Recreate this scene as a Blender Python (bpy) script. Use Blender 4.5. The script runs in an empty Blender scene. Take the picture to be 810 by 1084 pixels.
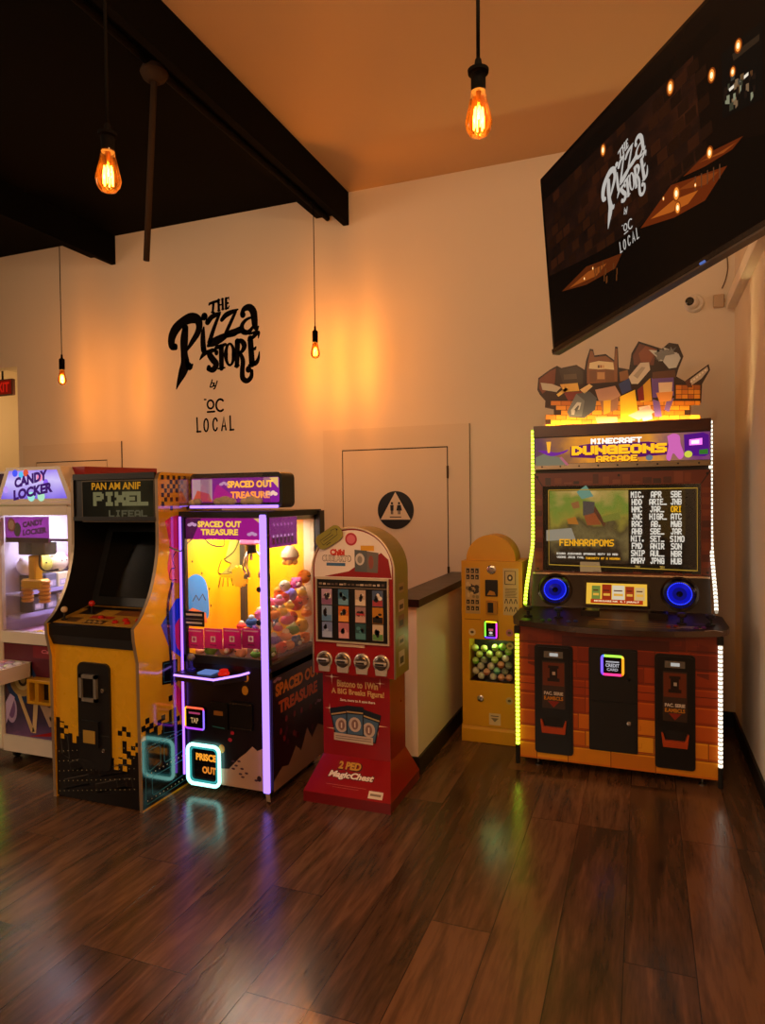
import bpy, math, random
from mathutils import Vector, Matrix
from mathutils.geometry import tessellate_polygon
random.seed(7)
SC = bpy.context.scene
COL = SC.collection

# ------------------------------------------------------------------ camera
FPX, CX, CY, H = 722.0, 405.0, 542.0, 1.62
def _ray(x, y): return Vector((x - CX, -(y - CY), -FPX))
dY = _ray(681, 524).normalized()
dX = -_ray(-1500, 550)
dX = (dX - dY * dX.dot(dY)).normalized()
dZ = dX.cross(dY)
ROT = Matrix((dX, dY, dZ))
EYE = Vector((0, 0, H))
cam = bpy.data.cameras.new('camera'); camo = bpy.data.objects.new('camera', cam); COL.objects.link(camo)
cam.sensor_fit = 'VERTICAL'; cam.sensor_height = 36; cam.lens = FPX / 1084 * 36
cam.clip_start = 0.05
camo.matrix_world = Matrix.Translation(EYE) @ ROT.to_4x4()
SC.camera = camo

# measuring: where a sight line meets a wall plane (used to take sizes off the photograph)
def atY(x, y, Y): d = ROT @ _ray(x, y); p = EYE + d * (Y / d.y); return p
def atX(x, y, X): d = ROT @ _ray(x, y); p = EYE + d * (X / d.x); return p
def fz(x, y, Y): p = atY(x, y, Y); return (p.x, p.z)

# ------------------------------------------------------------------ world, light, exposure
def lin(h):
    h = h.lstrip('#'); r = []
    for i in (0, 2, 4):
        c = int(h[i:i+2], 16) / 255
        r.append(c / 12.92 if c <= .04045 else ((c + .055) / 1.055) ** 2.4)
    return (*r, 1)
W = bpy.data.worlds.new('world'); SC.world = W; W.use_nodes = True
W.node_tree.nodes['Background'].inputs[0].default_value = (.9, .6, .4, 1)
W.node_tree.nodes['Background'].inputs[1].default_value = 0.02
SC.view_settings.view_transform = 'Standard'; SC.view_settings.look = 'None'
SC.view_settings.exposure = 0.0; SC.view_settings.gamma = 1.0
SC.view_settings.use_curve_mapping = False
SC.cycles.use_denoising = True
SC.cycles.max_bounces = 10; SC.cycles.transparent_max_bounces = 16
SC.cycles.caustics_reflective = False; SC.cycles.caustics_refractive = False
SC.cycles.sample_clamp_indirect = 4.0

def light(name, kind, loc, energy, color, size=.05, rot=None, sy=None):
    l = bpy.data.lights.new(name, kind); l.energy = energy; l.color = color
    if kind == 'AREA':
        l.size = size
        if sy: l.shape = 'RECTANGLE'; l.size_y = sy
    else: l.shadow_soft_size = size
    o = bpy.data.objects.new(name, l); COL.objects.link(o); o.location = loc
    if rot: o.rotation_euler = rot
    return o
# added fill lights out of view, standing in for more dining room lamps
light('fill_light', 'AREA', (-2.2, -3.2, 3.0), 72, (1, .72, .46), 3.4, (math.radians(84), 0, 0), 1.6)
light('fill_light', 'AREA', (-6.6, .6, 2.9), 55, (1, .72, .48), 1.6, (0, math.radians(-84), 0), 1.6)  # unseen panel added at the left to brighten the right wall

light('fill_light', 'POINT', (-.15, 1.0, 3.3), 42, (1, .68, .36), .06)  # added point above the view, lifts the half wall and right side

# ------------------------------------------------------------------ materials
_MC = {}
def _new(key):
    m = bpy.data.materials.new(key); m.use_nodes = True
    return m, m.node_tree, m.node_tree.nodes['Principled BSDF']
def P(hx, rough=.45, metal=0.0, coat=0.0, noise=.08):
    """paint, plastic, print or metal with a faint procedural unevenness"""
    k = ('P', hx, rough, metal, coat, noise)
    if k in _MC: return _MC[k]
    m, t, b = _new('paint_' + hx.strip('#'))
    c = lin(hx)
    if noise > 0:
        tc = t.nodes.new('ShaderNodeTexCoord'); n = t.nodes.new('ShaderNodeTexNoise')
        n.inputs['Scale'].default_value = 9; n.inputs['Detail'].default_value = 5
        t.links.new(tc.outputs['Object'], n.inputs['Vector'])
        r = t.nodes.new('ShaderNodeMapRange')
        r.inputs['To Min'].default_value = 1 - noise; r.inputs['To Max'].default_value = 1 + noise
        t.links.new(n.outputs['Fac'], r.inputs['Value'])
        v = t.nodes.new('ShaderNodeVectorMath'); v.operation = 'SCALE'
        v.inputs[0].default_value = c[:3]
        t.links.new(r.outputs[0], v.inputs['Scale'])
        t.links.new(v.outputs[0], b.inputs['Base Color'])
        r2 = t.nodes.new('ShaderNodeMapRange')
        r2.inputs['To Min'].default_value = max(.02, rough - .06); r2.inputs['To Max'].default_value = min(1, rough + .06)
        t.links.new(n.outputs['Fac'], r2.inputs['Value']); t.links.new(r2.outputs[0], b.inputs['Roughness'])
    else:
        b.inputs['Base Color'].default_value = c; b.inputs['Roughness'].default_value = rough
    b.inputs['Metallic'].default_value = metal; b.inputs['Coat Weight'].default_value = coat
    b.inputs['Coat Roughness'].default_value = .08
    _MC[k] = m; return m
def flatblack(hx):
    k = ('FB', hx)
    if k in _MC: return _MC[k]
    m, t, b = _new('matt_' + hx.strip('#')); b.inputs['Base Color'].default_value = lin(hx); b.inputs['Roughness'].default_value = .9; b.inputs['Specular IOR Level'].default_value = .08
    _MC[k] = m; return m
def E(hx, s=1.0, gloss=True):
    """a lit thing: lamp, screen, backlit sign"""
    k = ('E', hx, s)
    if k in _MC: return _MC[k]
    m, t, b = _new('lit_' + hx.strip('#'))
    b.inputs['Base Color'].default_value = (.004, .004, .004, 1); b.inputs['Roughness'].default_value = .2
    b.inputs['Specular IOR Level'].default_value = .04; b.inputs['Emission Color'].default_value = lin(hx); b.inputs['Emission Strength'].default_value = s
    _MC[k] = m; return m
def glass(hx='#ffffff', alpha=.12, rough=.03, key='glass'):
    k = (key, hx, alpha, rough)
    if k in _MC: return _MC[k]
    m = bpy.data.materials.new(key); m.use_nodes = True; t = m.node_tree; t.nodes.clear()
    o = t.nodes.new('ShaderNodeOutputMaterial'); mx = t.nodes.new('ShaderNodeMixShader')
    tr = t.nodes.new('ShaderNodeBsdfTransparent'); tr.inputs[0].default_value = lin(hx)
    g = t.nodes.new('ShaderNodeBsdfGlossy'); g.inputs['Roughness'].default_value = rough
    lw = t.nodes.new('ShaderNodeFresnel'); lw.inputs[0].default_value = 1.45
    mr = t.nodes.new('ShaderNodeMath'); mr.operation = 'MULTIPLY_ADD'
    mr.inputs[1].default_value = .28; mr.inputs[2].default_value = alpha * .1
    t.links.new(lw.outputs[0], mr.inputs[0]); t.links.new(mr.outputs[0], mx.inputs[0])
    t.links.new(tr.outputs[0], mx.inputs[1]); t.links.new(g.outputs[0], mx.inputs[2]); t.links.new(mx.outputs[0], o.inputs[0])
    _MC[k] = m; return m
def ramp_emit(name, stops, axis=2, lo=0, hi=1, noise=0.0, strength=1.0, scale=6, emit=True, rough=.4, det=6, stretch=(1, 1, 1)):
    """printed or lit picture whose colours blend: noise clouds and a run along one axis, in world-size object space"""
    m, t, b = _new(name)
    tc = t.nodes.new('ShaderNodeTexCoord')
    sep = t.nodes.new('ShaderNodeSeparateXYZ'); t.links.new(tc.outputs['Object'], sep.inputs[0])
    mr = t.nodes.new('ShaderNodeMapRange'); mr.inputs['From Min'].default_value = lo; mr.inputs['From Max'].default_value = hi
    t.links.new(sep.outputs[axis], mr.inputs['Value'])
    mp = t.nodes.new('ShaderNodeMapping'); mp.inputs['Scale'].default_value = stretch
    t.links.new(tc.outputs['Object'], mp.inputs[0])
    n = t.nodes.new('ShaderNodeTexNoise'); n.inputs['Scale'].default_value = scale; n.inputs['Detail'].default_value = det
    t.links.new(mp.outputs[0], n.inputs['Vector'])
    ma = t.nodes.new('ShaderNodeMath'); ma.operation = 'MULTIPLY_ADD'; ma.inputs[1].default_value = noise
    t.links.new(n.outputs['Fac'], ma.inputs[0]); t.links.new(mr.outputs[0], ma.inputs[2])
    sb = t.nodes.new('ShaderNodeMath'); sb.operation = 'SUBTRACT'; sb.inputs[1].default_value = noise / 2
    t.links.new(ma.outputs[0], sb.inputs[0])
    cr = t.nodes.new('ShaderNodeValToRGB'); t.links.new(sb.outputs[0], cr.inputs[0])
    el = cr.color_ramp.elements
    el[0].position, el[0].color = stops[0][0], lin(stops[0][1]); el[1].position, el[1].color = stops[-1][0], lin(stops[-1][1])
    for p, c in stops[1:-1]:
        e = el.new(p); e.color = lin(c)
    if emit:
        b.inputs['Base Color'].default_value = (.004, .004, .004, 1); b.inputs['Specular IOR Level'].default_value = .05
        t.links.new(cr.outputs[0], b.inputs['Emission Color']); b.inputs['Emission Strength'].default_value = strength
        b.inputs['Roughness'].default_value = .25
    else:
        t.links.new(cr.outputs[0], b.inputs['Base Color']); b.inputs['Roughness'].default_value = rough
    return m

def wall_mat(name, hx, bump=.15):
    m, t, b = _new(name)
    tc = t.nodes.new('ShaderNodeTexCoord'); n = t.nodes.new('ShaderNodeTexNoise')
    n.inputs['Scale'].default_value = 1.3; n.inputs['Detail'].default_value = 4
    t.links.new(tc.outputs['Object'], n.inputs['Vector'])
    mx = t.nodes.new('ShaderNodeMix'); mx.data_type = 'RGBA'
    c = lin(hx); mx.inputs['A'].default_value = (c[0]*.95, c[1]*.95, c[2]*.94, 1); mx.inputs['B'].default_value = c
    t.links.new(n.outputs['Fac'], mx.inputs['Factor']); t.links.new(mx.outputs['Result'], b.inputs['Base Color'])
    b.inputs['Roughness'].default_value = .7
    n2 = t.nodes.new('ShaderNodeTexNoise'); n2.inputs['Scale'].default_value = 120
    bp = t.nodes.new('ShaderNodeBump'); bp.inputs['Strength'].default_value = bump; bp.inputs['Distance'].default_value = .004
    t.links.new(tc.outputs['Object'], n2.inputs['Vector'])
    t.links.new(n2.outputs['Fac'], bp.inputs['Height']); t.links.new(bp.outputs[0], b.inputs['Normal'])
    return m
def floor_mat():
    m, t, b = _new('wood_planks'); L = t.links.new; N = t.nodes.new
    tc = N('ShaderNodeTexCoord'); mp = N('ShaderNodeMapping')
    mp.inputs['Rotation'].default_value = (0, 0, math.radians(90)); mp.inputs['Location'].default_value = (.35, .07, 0)
    L(tc.outputs['Object'], mp.inputs[0])
    br = N('ShaderNodeTexBrick'); L(mp.outputs[0], br.inputs['Vector'])
    br.offset = .37; br.offset_frequency = 3; br.squash = 1
    br.inputs['Scale'].default_value = 1; br.inputs['Mortar Size'].default_value = .0018
    br.inputs['Brick Width'].default_value = 1.55; br.inputs['Row Height'].default_value = .232
    br.inputs['Color1'].default_value = (0, 0, 0, 1); br.inputs['Color2'].default_value = (1, 1, 1, 1)
    br.inputs['Mortar'].default_value = (.5, .5, .5, 1); br.inputs['Bias'].default_value = 0
    # grain, shifted per plank
    sh = N('ShaderNodeVectorMath'); sh.operation = 'MULTIPLY_ADD'
    L(br.outputs['Color'], sh.inputs[0]); sh.inputs[1].default_value = (9, 7, 5)
    st = N('ShaderNodeMapping'); st.inputs['Scale'].default_value = (10, 1.1, 1); L(tc.outputs['Object'], st.inputs[0])
    L(st.outputs[0], sh.inputs[2])
    n1 = N('ShaderNodeTexNoise'); n1.inputs['Scale'].default_value = 1.5; n1.inputs['Detail'].default_value = 8; n1.inputs['Distortion'].default_value = .9
    L(sh.outputs[0], n1.inputs['Vector'])
    n2 = N('ShaderNodeTexNoise'); n2.inputs['Scale'].default_value = 9; n2.inputs['Detail'].default_value = 6
    L(sh.outputs[0], n2.inputs['Vector'])
    a = N('ShaderNodeMath'); a.operation = 'MULTIPLY_ADD'; a.inputs[1].default_value = .28
    L(br.outputs['Color'], a.inputs[0]); L(n1.outputs['Fac'], a.inputs[2])
    a2 = N('ShaderNodeMath'); a2.operation = 'MULTIPLY_ADD'; a2.inputs[1].default_value = .35
    L(n2.outputs['Fac'], a2.inputs[0]); L(a.outputs[0], a2.inputs[2])
    cr = N('ShaderNodeValToRGB'); L(a2.outputs[0], cr.inputs[0])
    el = cr.color_ramp.elements
    el[0].position = .42; el[0].color = lin('#20160f'); el[1].position = 1.02; el[1].color = lin('#6e4e36')
    e = el.new(.66); e.color = lin('#42301f'); e = el.new(.82); e.color = lin('#563c29')
    mx = N('ShaderNodeMix'); mx.data_type = 'RGBA'; mx.inputs['B'].default_value = lin('#1c120c')
    L(cr.outputs[0], mx.inputs['A']); L(br.outputs['Fac'], mx.inputs['Factor']); L(mx.outputs['Result'], b.inputs['Base Color'])
    rr = N('ShaderNodeMapRange'); rr.inputs['To Min'].default_value = .15; rr.inputs['To Max'].default_value = .29
    L(n2.outputs['Fac'], rr.inputs['Value']); L(rr.outputs[0], b.inputs['Roughness'])
    bp = N('ShaderNodeBump'); bp.inputs['Strength'].default_value = .25; bp.inputs['Distance'].default_value = .003
    hh = N('ShaderNodeMath'); hh.operation = 'SUBTRACT'; L(n2.outputs['Fac'], hh.inputs[0]); L(br.outputs['Fac'], hh.inputs[1])
    L(hh.outputs[0], bp.inputs['Height']); L(bp.outputs[0], b.inputs['Normal'])
    return m

# ------------------------------------------------------------------ mesh builder
ORG = {}
class F:
    """a flat working surface: origin, right, up; height h stands off it"""
    def __init__(s, o, u, v): s.o, s.u, s.v = Vector(o), Vector(u), Vector(v); s.n = s.u.cross(s.v).normalized()
    def __call__(s, a, b, h=0): return s.o + s.u * a + s.v * b + s.n * h
def FY(Y): return F((0, Y, 0), (1, 0, 0), (0, 0, 1))      # faces the viewer (-Y)
def FX(X): return F((X, 0, 0), (0, 1, 0), (0, 0, 1))      # faces +X
LAY = .0007
class MB:
    def __init__(s): s.v, s.f, s.fm, s.sm, s.mats = [], [], [], [], []
    def mi(s, m):
        if m not in s.mats: s.mats.append(m)
        return s.mats.index(m)
    def add(s, vs, fs, m, smooth=False):
        b = len(s.v); s.v += [Vector(p) for p in vs]; i = s.mi(m)
        for f in fs: s.f.append([b + k for k in f]); s.fm.append(i); s.sm.append(smooth)
        return s
    def box(s, x0, x1, y0, y1, z0, z1, m, bev=0.0):
        x0, x1 = sorted((x0, x1)); y0, y1 = sorted((y0, y1)); z0, z1 = sorted((z0, z1))
        if bev > 0:
            bev = min(bev, (x1-x0)*.45, (z1-z0)*.45, (y1-y0)*.45)
            return s._bevbox(x0, x1, y0, y1, z0, z1, m, bev)
        v = [(x0,y0,z0),(x1,y0,z0),(x1,y1,z0),(x0,y1,z0),(x0,y0,z1),(x1,y0,z1),(x1,y1,z1),(x0,y1,z1)]
        return s.add(v, [(0,3,2,1),(4,5,6,7),(0,1,5,4),(1,2,6,5),(2,3,7,6),(3,0,4,7)], m)
    def _bevbox(s, x0, x1, y0, y1, z0, z1, m, b):
        X, Y, Z = (x0, x1), (y0, y1), (z0, z1); v = []; idx = {}
        for i in (0, 1):
            for j in (0, 1):
                for k in (0, 1):
                    sx, sy, sz = (b, -b)[i], (b, -b)[j], (b, -b)[k]
                    for a, d in enumerate(((0, sy, sz), (sx, 0, sz), (sx, sy, 0))):
                        idx[i, j, k, a] = len(v); v.append((X[i]+d[0], Y[j]+d[1], Z[k]+d[2]))
        g = lambda i, j, k, a: idx[i, j, k, a]; f = []
        for i in (0, 1):
            q = [g(i,0,0,0), g(i,1,0,0), g(i,1,1,0), g(i,0,1,0)]; f.append(q if i else q[::-1])
            q = [g(0,i,0,1), g(0,i,1,1), g(1,i,1,1), g(1,i,0,1)]; f.append(q if i else q[::-1])
            q = [g(0,0,i,2), g(1,0,i,2), g(1,1,i,2), g(0,1,i,2)]; f.append(q if i else q[::-1])
        for i in (0, 1):
            for j in (0, 1):
                f.append([g(i,j,0,0), g(i,j,1,0), g(i,j,1,1), g(i,j,0,1)])
                f.append([g(i,0,j,0), g(i,1,j,0), g(i,1,j,2), g(i,0,j,2)])
                f.append([g(0,i,j,1), g(1,i,j,1), g(1,i,j,2), g(0,i,j,2)])
                for k in (0, 1): f.append([g(i,j,k,0), g(i,j,k,1), g(i,j,k,2)])
        c = Vector(((x0+x1)/2, (y0+y1)/2, (z0+z1)/2)); ff = []
        for q in f:
            p = [Vector(v[k]) for k in q]; nn = (p[1]-p[0]).cross(p[2]-p[1])
            mid = sum(p, Vector()) / len(p)
            ff.append(q if nn.dot(mid - c) > 0 else q[::-1])
        return s.add(v, ff, m)
    def slab(s, fr, poly, h0, h1, m, side=None):
        """solid plate: polygon on a frame from height h0 to h1"""
        n = len(poly)
        ar = sum(poly[i][0]*poly[(i+1)%n][1] - poly[(i+1)%n][0]*poly[i][1] for i in range(n))
        if ar < 0: poly = poly[::-1]
        v = [fr(a, b, h0) for a, b in poly] + [fr(a, b, h1) for a, b in poly]
        s.add(v, [list(range(n))[::-1], list(range(n, 2*n))], m)
        s.add(v, [(i, (i+1)%n, n+(i+1)%n, n+i) for i in range(n)], side or m)
        return s
    def flat(s, fr, poly, m, lay=1):
        n = len(poly)
        ar = sum(poly[i][0]*poly[(i+1)%n][1] - poly[(i+1)%n][0]*poly[i][1] for i in range(n))
        if ar < 0: poly = poly[::-1]
        return s.add([fr(a, b, lay*LAY) for a, b in poly], [list(range(n))], m)
    def rect(s, fr, x0, z0, x1, z1, m, lay=1):
        return s.flat(fr, [(x0,z0),(x1,z0),(x1,z1),(x0,z1)], m, lay)
    def ell(s, fr, cx, cz, rx, rz, m, lay=1, n=24, a0=0.0):
        return s.flat(fr, [(cx+rx*math.cos(a0+2*math.pi*i/n), cz+rz*math.sin(a0+2*math.pi*i/n)) for i in range(n)], m, lay)
    def line(s, fr, pts, w, m, lay=1):
        """drawn line of even or changing width"""
        P2 = [Vector(p[:2]) for p in pts]; ws = [p[2] if len(p) > 2 else w for p in pts]
        L, R = [], []
        for i, p in enumerate(P2):
            d = (P2[min(i+1, len(P2)-1)] - P2[max(i-1, 0)])
            d = d.normalized() if d.length > 1e-9 else Vector((1, 0)); q = Vector((-d.y, d.x)) * ws[i] / 2
            L.append(p + q); R.append(p - q)
        v = [fr(*p, lay*LAY) for p in L] + [fr(*p, lay*LAY) for p in R]; n = len(P2)
        return s.add(v, [(n+i, n+i+1, i+1, i) for i in range(n-1)], m)
    def lathe(s, c, prof, m, n=24, axis='Z', smooth=True):
        """turned shape; edges sharper than about 40 degrees stay crisp"""
        runs = [[prof[0]]]
        for k in range(1, len(prof)):
            runs[-1].append(prof[k])
            if k < len(prof)-1:
                a = Vector((prof[k][0]-prof[k-1][0], prof[k][1]-prof[k-1][1])); b_ = Vector((prof[k+1][0]-prof[k][0], prof[k+1][1]-prof[k][1]))
                if a.length > 1e-9 and b_.length > 1e-9 and a.angle(b_) > .7: runs.append([prof[k]])
        def ring_(r, h):
            o_ = []
            for i in range(n):
                a = 2*math.pi*i/n; p = (r*math.cos(a), r*math.sin(a), h)
                if axis == 'Y': p = (p[0], -p[2], p[1])          # h grows toward the viewer
                if axis == 'X': p = (p[2], p[0], p[1])
                o_.append(Vector(c) + Vector(p))
            return o_
        for run in runs:
            v, f = [], []
            for r, h in run: v += ring_(r, h)
            for k in range(len(run)-1):
                for i in range(n):
                    j = (i+1) % n; f.append((k*n+i, k*n+j, (k+1)*n+j, (k+1)*n+i))
            s.add(v, f, m, smooth)
        if prof[0][0] > 1e-6: s.add(ring_(*prof[0]), [list(range(n))[::-1]], m)
        if prof[-1][0] > 1e-6: s.add(ring_(*prof[-1]), [list(range(n))], m)
        return s
    def sph(s, c, r, m, n=16, sz=(1,1,1)):
        k = max(6, n//2); v, f = [], []
        for i in range(k+1):
            th = math.pi*i/k
            for j in range(n):
                ph = 2*math.pi*j/n
                v.append(Vector(c) + Vector((r*sz[0]*math.sin(th)*math.cos(ph), r*sz[1]*math.sin(th)*math.sin(ph), -r*sz[2]*math.cos(th))))
        for i in range(k):
            for j in range(n): f.append((i*n+j, i*n+(j+1)%n, (i+1)*n+(j+1)%n, (i+1)*n+j))
        return s.add(v, f, m, True)
    def tube(s, pts, r, m, n=10, closed=False, rs=None):
        pts = [Vector(p) for p in pts]; N = len(pts); v, f = [], []; up = None
        for i, p in enumerate(pts):
            if closed: d = pts[(i+1) % N] - pts[i-1]
            else: d = pts[min(i+1, N-1)] - pts[max(i-1, 0)]
            d.normalize()
            if up is None: up = d.orthogonal().normalized()
            up = (up - d*up.dot(d)).normalized(); w = d.cross(up); rr = rs[i] if rs else r
            for j in range(n):
                a = 2*math.pi*j/n; v.append(p + up*rr*math.cos(a) + w*rr*math.sin(a))
        for i in range(N if closed else N-1):
            for j in range(n):
                k = (i+1) % N; f.append((i*n+j, i*n+(j+1)%n, k*n+(j+1)%n, k*n+j))
        if not closed: f += [list(range(n))[::-1], [(N-1)*n+j for j in range(n)]]
        return s.add(v, f, m, True)
    def text(s, fr, body, cx, cz, w, h, m, lay=2, bold=.0, shear=0.0, wob=None):
        vs, fs, bb = glyphs(body, bold, shear); x0, x1, y0, y1 = bb
        kx = w / (x1-x0); ky = h / (y1-y0) if h else kx
        out = []
        for x, y in vs:
            a = cx + (x - (x0+x1)/2) * kx; b = cz + (y - (y0+y1)/2) * ky
            if wob: b += wob((a-cx)/w)
            out.append(fr(a, b, lay*LAY))
        return s.add(out, fs, m)
    def pix(s, fr, body, cx, cz, w, h, m, lay=2, grow=.0):
        n = len(body)*6 - 1; pw, ph = w/n, h/7
        x0, z1 = cx - w/2, cz + h/2; v, f = [], []
        for k, ch in enumerate(body):
            for c, col in enumerate(FONT.get(ch, [0]*5)):
                r = 0
                while r < 7:
                    if col >> r & 1:
                        e = r
                        while e < 7 and col >> e & 1: e += 1
                        xa = x0 + (k*6+c)*pw - grow; xb = x0 + (k*6+c+1)*pw + grow
                        za, zb = z1 - e*ph - grow, z1 - r*ph + grow
                        b = len(v); v += [fr(xa,za,lay*LAY), fr(xb,za,lay*LAY), fr(xb,zb,lay*LAY), fr(xa,zb,lay*LAY)]
                        f.append((b,b+1,b+2,b+3)); r = e
                    else: r += 1
        return s.add(v, f, m)
    def build(s, name, parent=None, bevel=0.0, kind=None, label=None, origin=None):
        me = bpy.data.meshes.new(name); o = bpy.data.objects.new(name, me); COL.objects.link(o)
        if parent is not None: org = ORG[parent.name]; o.parent = parent
        else:
            if origin is None:
                xs = [p.x for p in s.v]; ys = [p.y for p in s.v]; zs = [p.z for p in s.v]
                origin = ((min(xs)+max(xs))/2, (min(ys)+max(ys))/2, min(zs)) if kind != 'structure' else (0, 0, 0)
            org = Vector(origin); o.location = org
        ORG[o.name] = org
        me.from_pydata([p - org for p in s.v], [], s.f)
        for m in s.mats: me.materials.append(m)
        me.polygons.foreach_set('material_index', s.fm); me.polygons.foreach_set('use_smooth', s.sm)
        me.update()
        if bevel:
            md = o.modifiers.new('bevel', 'BEVEL'); md.width = bevel; md.segments = 2; md.limit_method = 'ANGLE'; md.angle_limit = math.radians(50)
        if kind: o['kind'] = kind
        if label: o['label'] = label
        return o
def tag(o, label, cat, group=None, kind=None):
    o['label'] = label; o['category'] = cat
    if group: o['group'] = group
    if kind: o['kind'] = kind
    return o
def thing(name, loc, label, cat, group=None):
    o = bpy.data.objects.new(name, None); COL.objects.link(o); o.location = loc; o.empty_display_size = .1
    ORG[o.name] = Vector(loc); return tag(o, label, cat, group)
def copy_tree(o, parent=None):
    c = o.copy(); COL.objects.link(c); ORG[c.name] = ORG[o.name]
    if parent: c.parent = parent
    for ch in list(o.children): copy_tree(ch, c)
    return c

_G = {}
def glyphs(body, bold, shear):
    k = (body, bold, shear)
    if k in _G: return _G[k]
    cu = bpy.data.curves.new('t', 'FONT'); cu.body = body; cu.offset = bold; cu.shear = shear; cu.resolution_u = 3
    o = bpy.data.objects.new('t', cu); COL.objects.link(o)
    dg = bpy.context.evaluated_depsgraph_get(); me = bpy.data.meshes.new_from_object(o.evaluated_get(dg))
    vs = [(v.co.x, v.co.y) for v in me.vertices]; fs = []
    for p in me.polygons:
        q = list(p.vertices); a = sum(vs[q[i]][0]*vs[q[(i+1)%len(q)]][1] - vs[q[(i+1)%len(q)]][0]*vs[q[i]][1] for i in range(len(q)))
        fs.append(q if a > 0 else q[::-1])
    bpy.data.objects.remove(o); bpy.data.curves.remove(cu); bpy.data.meshes.remove(me)
    xs = [v[0] for v in vs]; ys = [v[1] for v in vs]
    _G[k] = (vs, fs, (min(xs), max(xs), min(ys), max(ys))); return _G[k]
_FT = ("A7E1111117E B7F49494936 C3E41414122 D7F4141221C E7F49494941 F7F09090901 G3E4149497A H7F0808087F I00417F4100 J2040413F01 "
       "K7F08142241 L7F40404040 M7F020C027F N7F0408107F O3E4141413E P7F09090906 Q3E4151215E R7F09192946 S4649494931 T01017F0101 "
       "U3F4040403F V1F2040201F W3F4038403F X6314081463 Y0708700807 Z6151494543 .0060600000 !00005F0000 -0808080808 _4040404040 "
       "100427F4000 '0005030000")
FONT = {t[0]: [int(t[1+2*i:3+2*i], 16) for i in range(5)] for t in _FT.split()}
def spline(pts, k=6):
    """smooth run through points (any number of columns)"""
    out = []; n = len(pts)
    for i in range(n-1):
        p0, p1, p2, p3 = pts[max(i-1,0)], pts[i], pts[i+1], pts[min(i+2,n-1)]
        for j in range(k):
            t = j/k
            out.append(tuple(.5*((2*b)+(c-a)*t+(2*a-5*b+4*c-d)*t*t+(3*b-a-3*c+d)*t**3) for a,b,c,d in zip(p0,p1,p2,p3)))
    out.append(tuple(pts[-1])); return out
def rrect(x0, z0, x1, z1, r, n=5):
    p = []
    for cx, cz, a in ((x1-r,z0+r,-90),(x1-r,z1-r,0),(x0+r,z1-r,90),(x0+r,z0+r,180)):
        for i in range(n+1):
            t = math.radians(a + 90*i/n); p.append((cx+r*math.cos(t), cz+r*math.sin(t)))
    return p

# common materials
BLACK = P('#0b0a0b', .45); BLACKG = P('#08080a', .18); WHITE = P('#e9e4dc', .4); CHROME = P('#c9c6c0', .22, 1.0, noise=.03)
STEEL = P('#8a8580', .35, 1.0, noise=.05); RUBBER = P('#0d0d0d', .8)
WALL = wall_mat('cream_wall', '#ece0cc'); CEILW = wall_mat('ceiling_paint', '#cfb08a'); CEILB = flatblack('#070605')
TRIMB = P('#17130f', .5)

# ================================================================== THE ROOM
XL, XR, YB, YF, ZC = -8.0, .59, 5.246, -4.0, 4.16
XO = -6.015                                                # edge of the passage opening
def struct(name, mb, bevel=0): return mb.build(name, kind='structure', bevel=bevel)
struct('floor', MB().box(XL-.1, XR+.1, YF-.1, 7.6, -.1, 0, floor_mat()))
struct('ceiling', MB().box(-2.275, XR+.1, YF-.1, YB+.12, ZC, ZC+.1, CEILW))
struct('ceiling_dark', MB().box(XL-.1, -2.275, YF-.1, YB+.12, ZC, ZC+.1, CEILB))
struct('wall_back', MB().box(XO, XR+.1, YB, YB+.12, 0, ZC, WALL).box(XL, XO, YB, YB+.12, 3.02, ZC, WALL))
struct('wall_right', MB().box(XR, XR+.1, YF, YB, 0, ZC, WALL))
struct('wall_left', MB().box(XL-.1, XL, YF, 7.6, 0, ZC, WALL))
struct('wall_front', MB().box(XL, XR, YF-.1, YF, 0, ZC, WALL))
struct('wall_passage', MB().box(XL, -4.9, 7.5, 7.6, 0, 3.4, WALL).box(-5.0, -4.9, YB+.12, 7.5, 0, 3.4, WALL).box(XL, -4.9, YB+.12, 7.6, 3.4, 3.5, WALL))
for n_, x in (('beam_1', -2.275), ('beam_2', -4.715)):
    b = MB(); b.box(x-.05, x, YF, YB, 3.89, ZC, CEILB); b.box(x-.30, x-.05, YF, YB, 3.99, ZC, CEILB)
    struct(n_, b)
struct('baseboard_back', MB().box(XO, XR, YB-.014, YB, 0, .11, TRIMB))
struct('baseboard_right', MB().box(XR-.014, XR, YF, YB-.014, 0, .11, TRIMB))
# low screen wall beside the restroom door
hx0, hx1, hy0 = -1.40, -1.235, 3.765
struct('wall_half', MB().box(hx0, hx1, hy0, YB, 0, .985, wall_mat('cream_wall_low', '#eadfc8')))
struct('trim_1', MB().box(hx0-.02, hx1+.022, hy0-.022, YB, .985, 1.03, P('#1d1815', .35)))
struct('baseboard_half', MB().box(hx0-.012, hx1+.014, hy0-.014, YB-.014, 0, .105, TRIMB))

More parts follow.
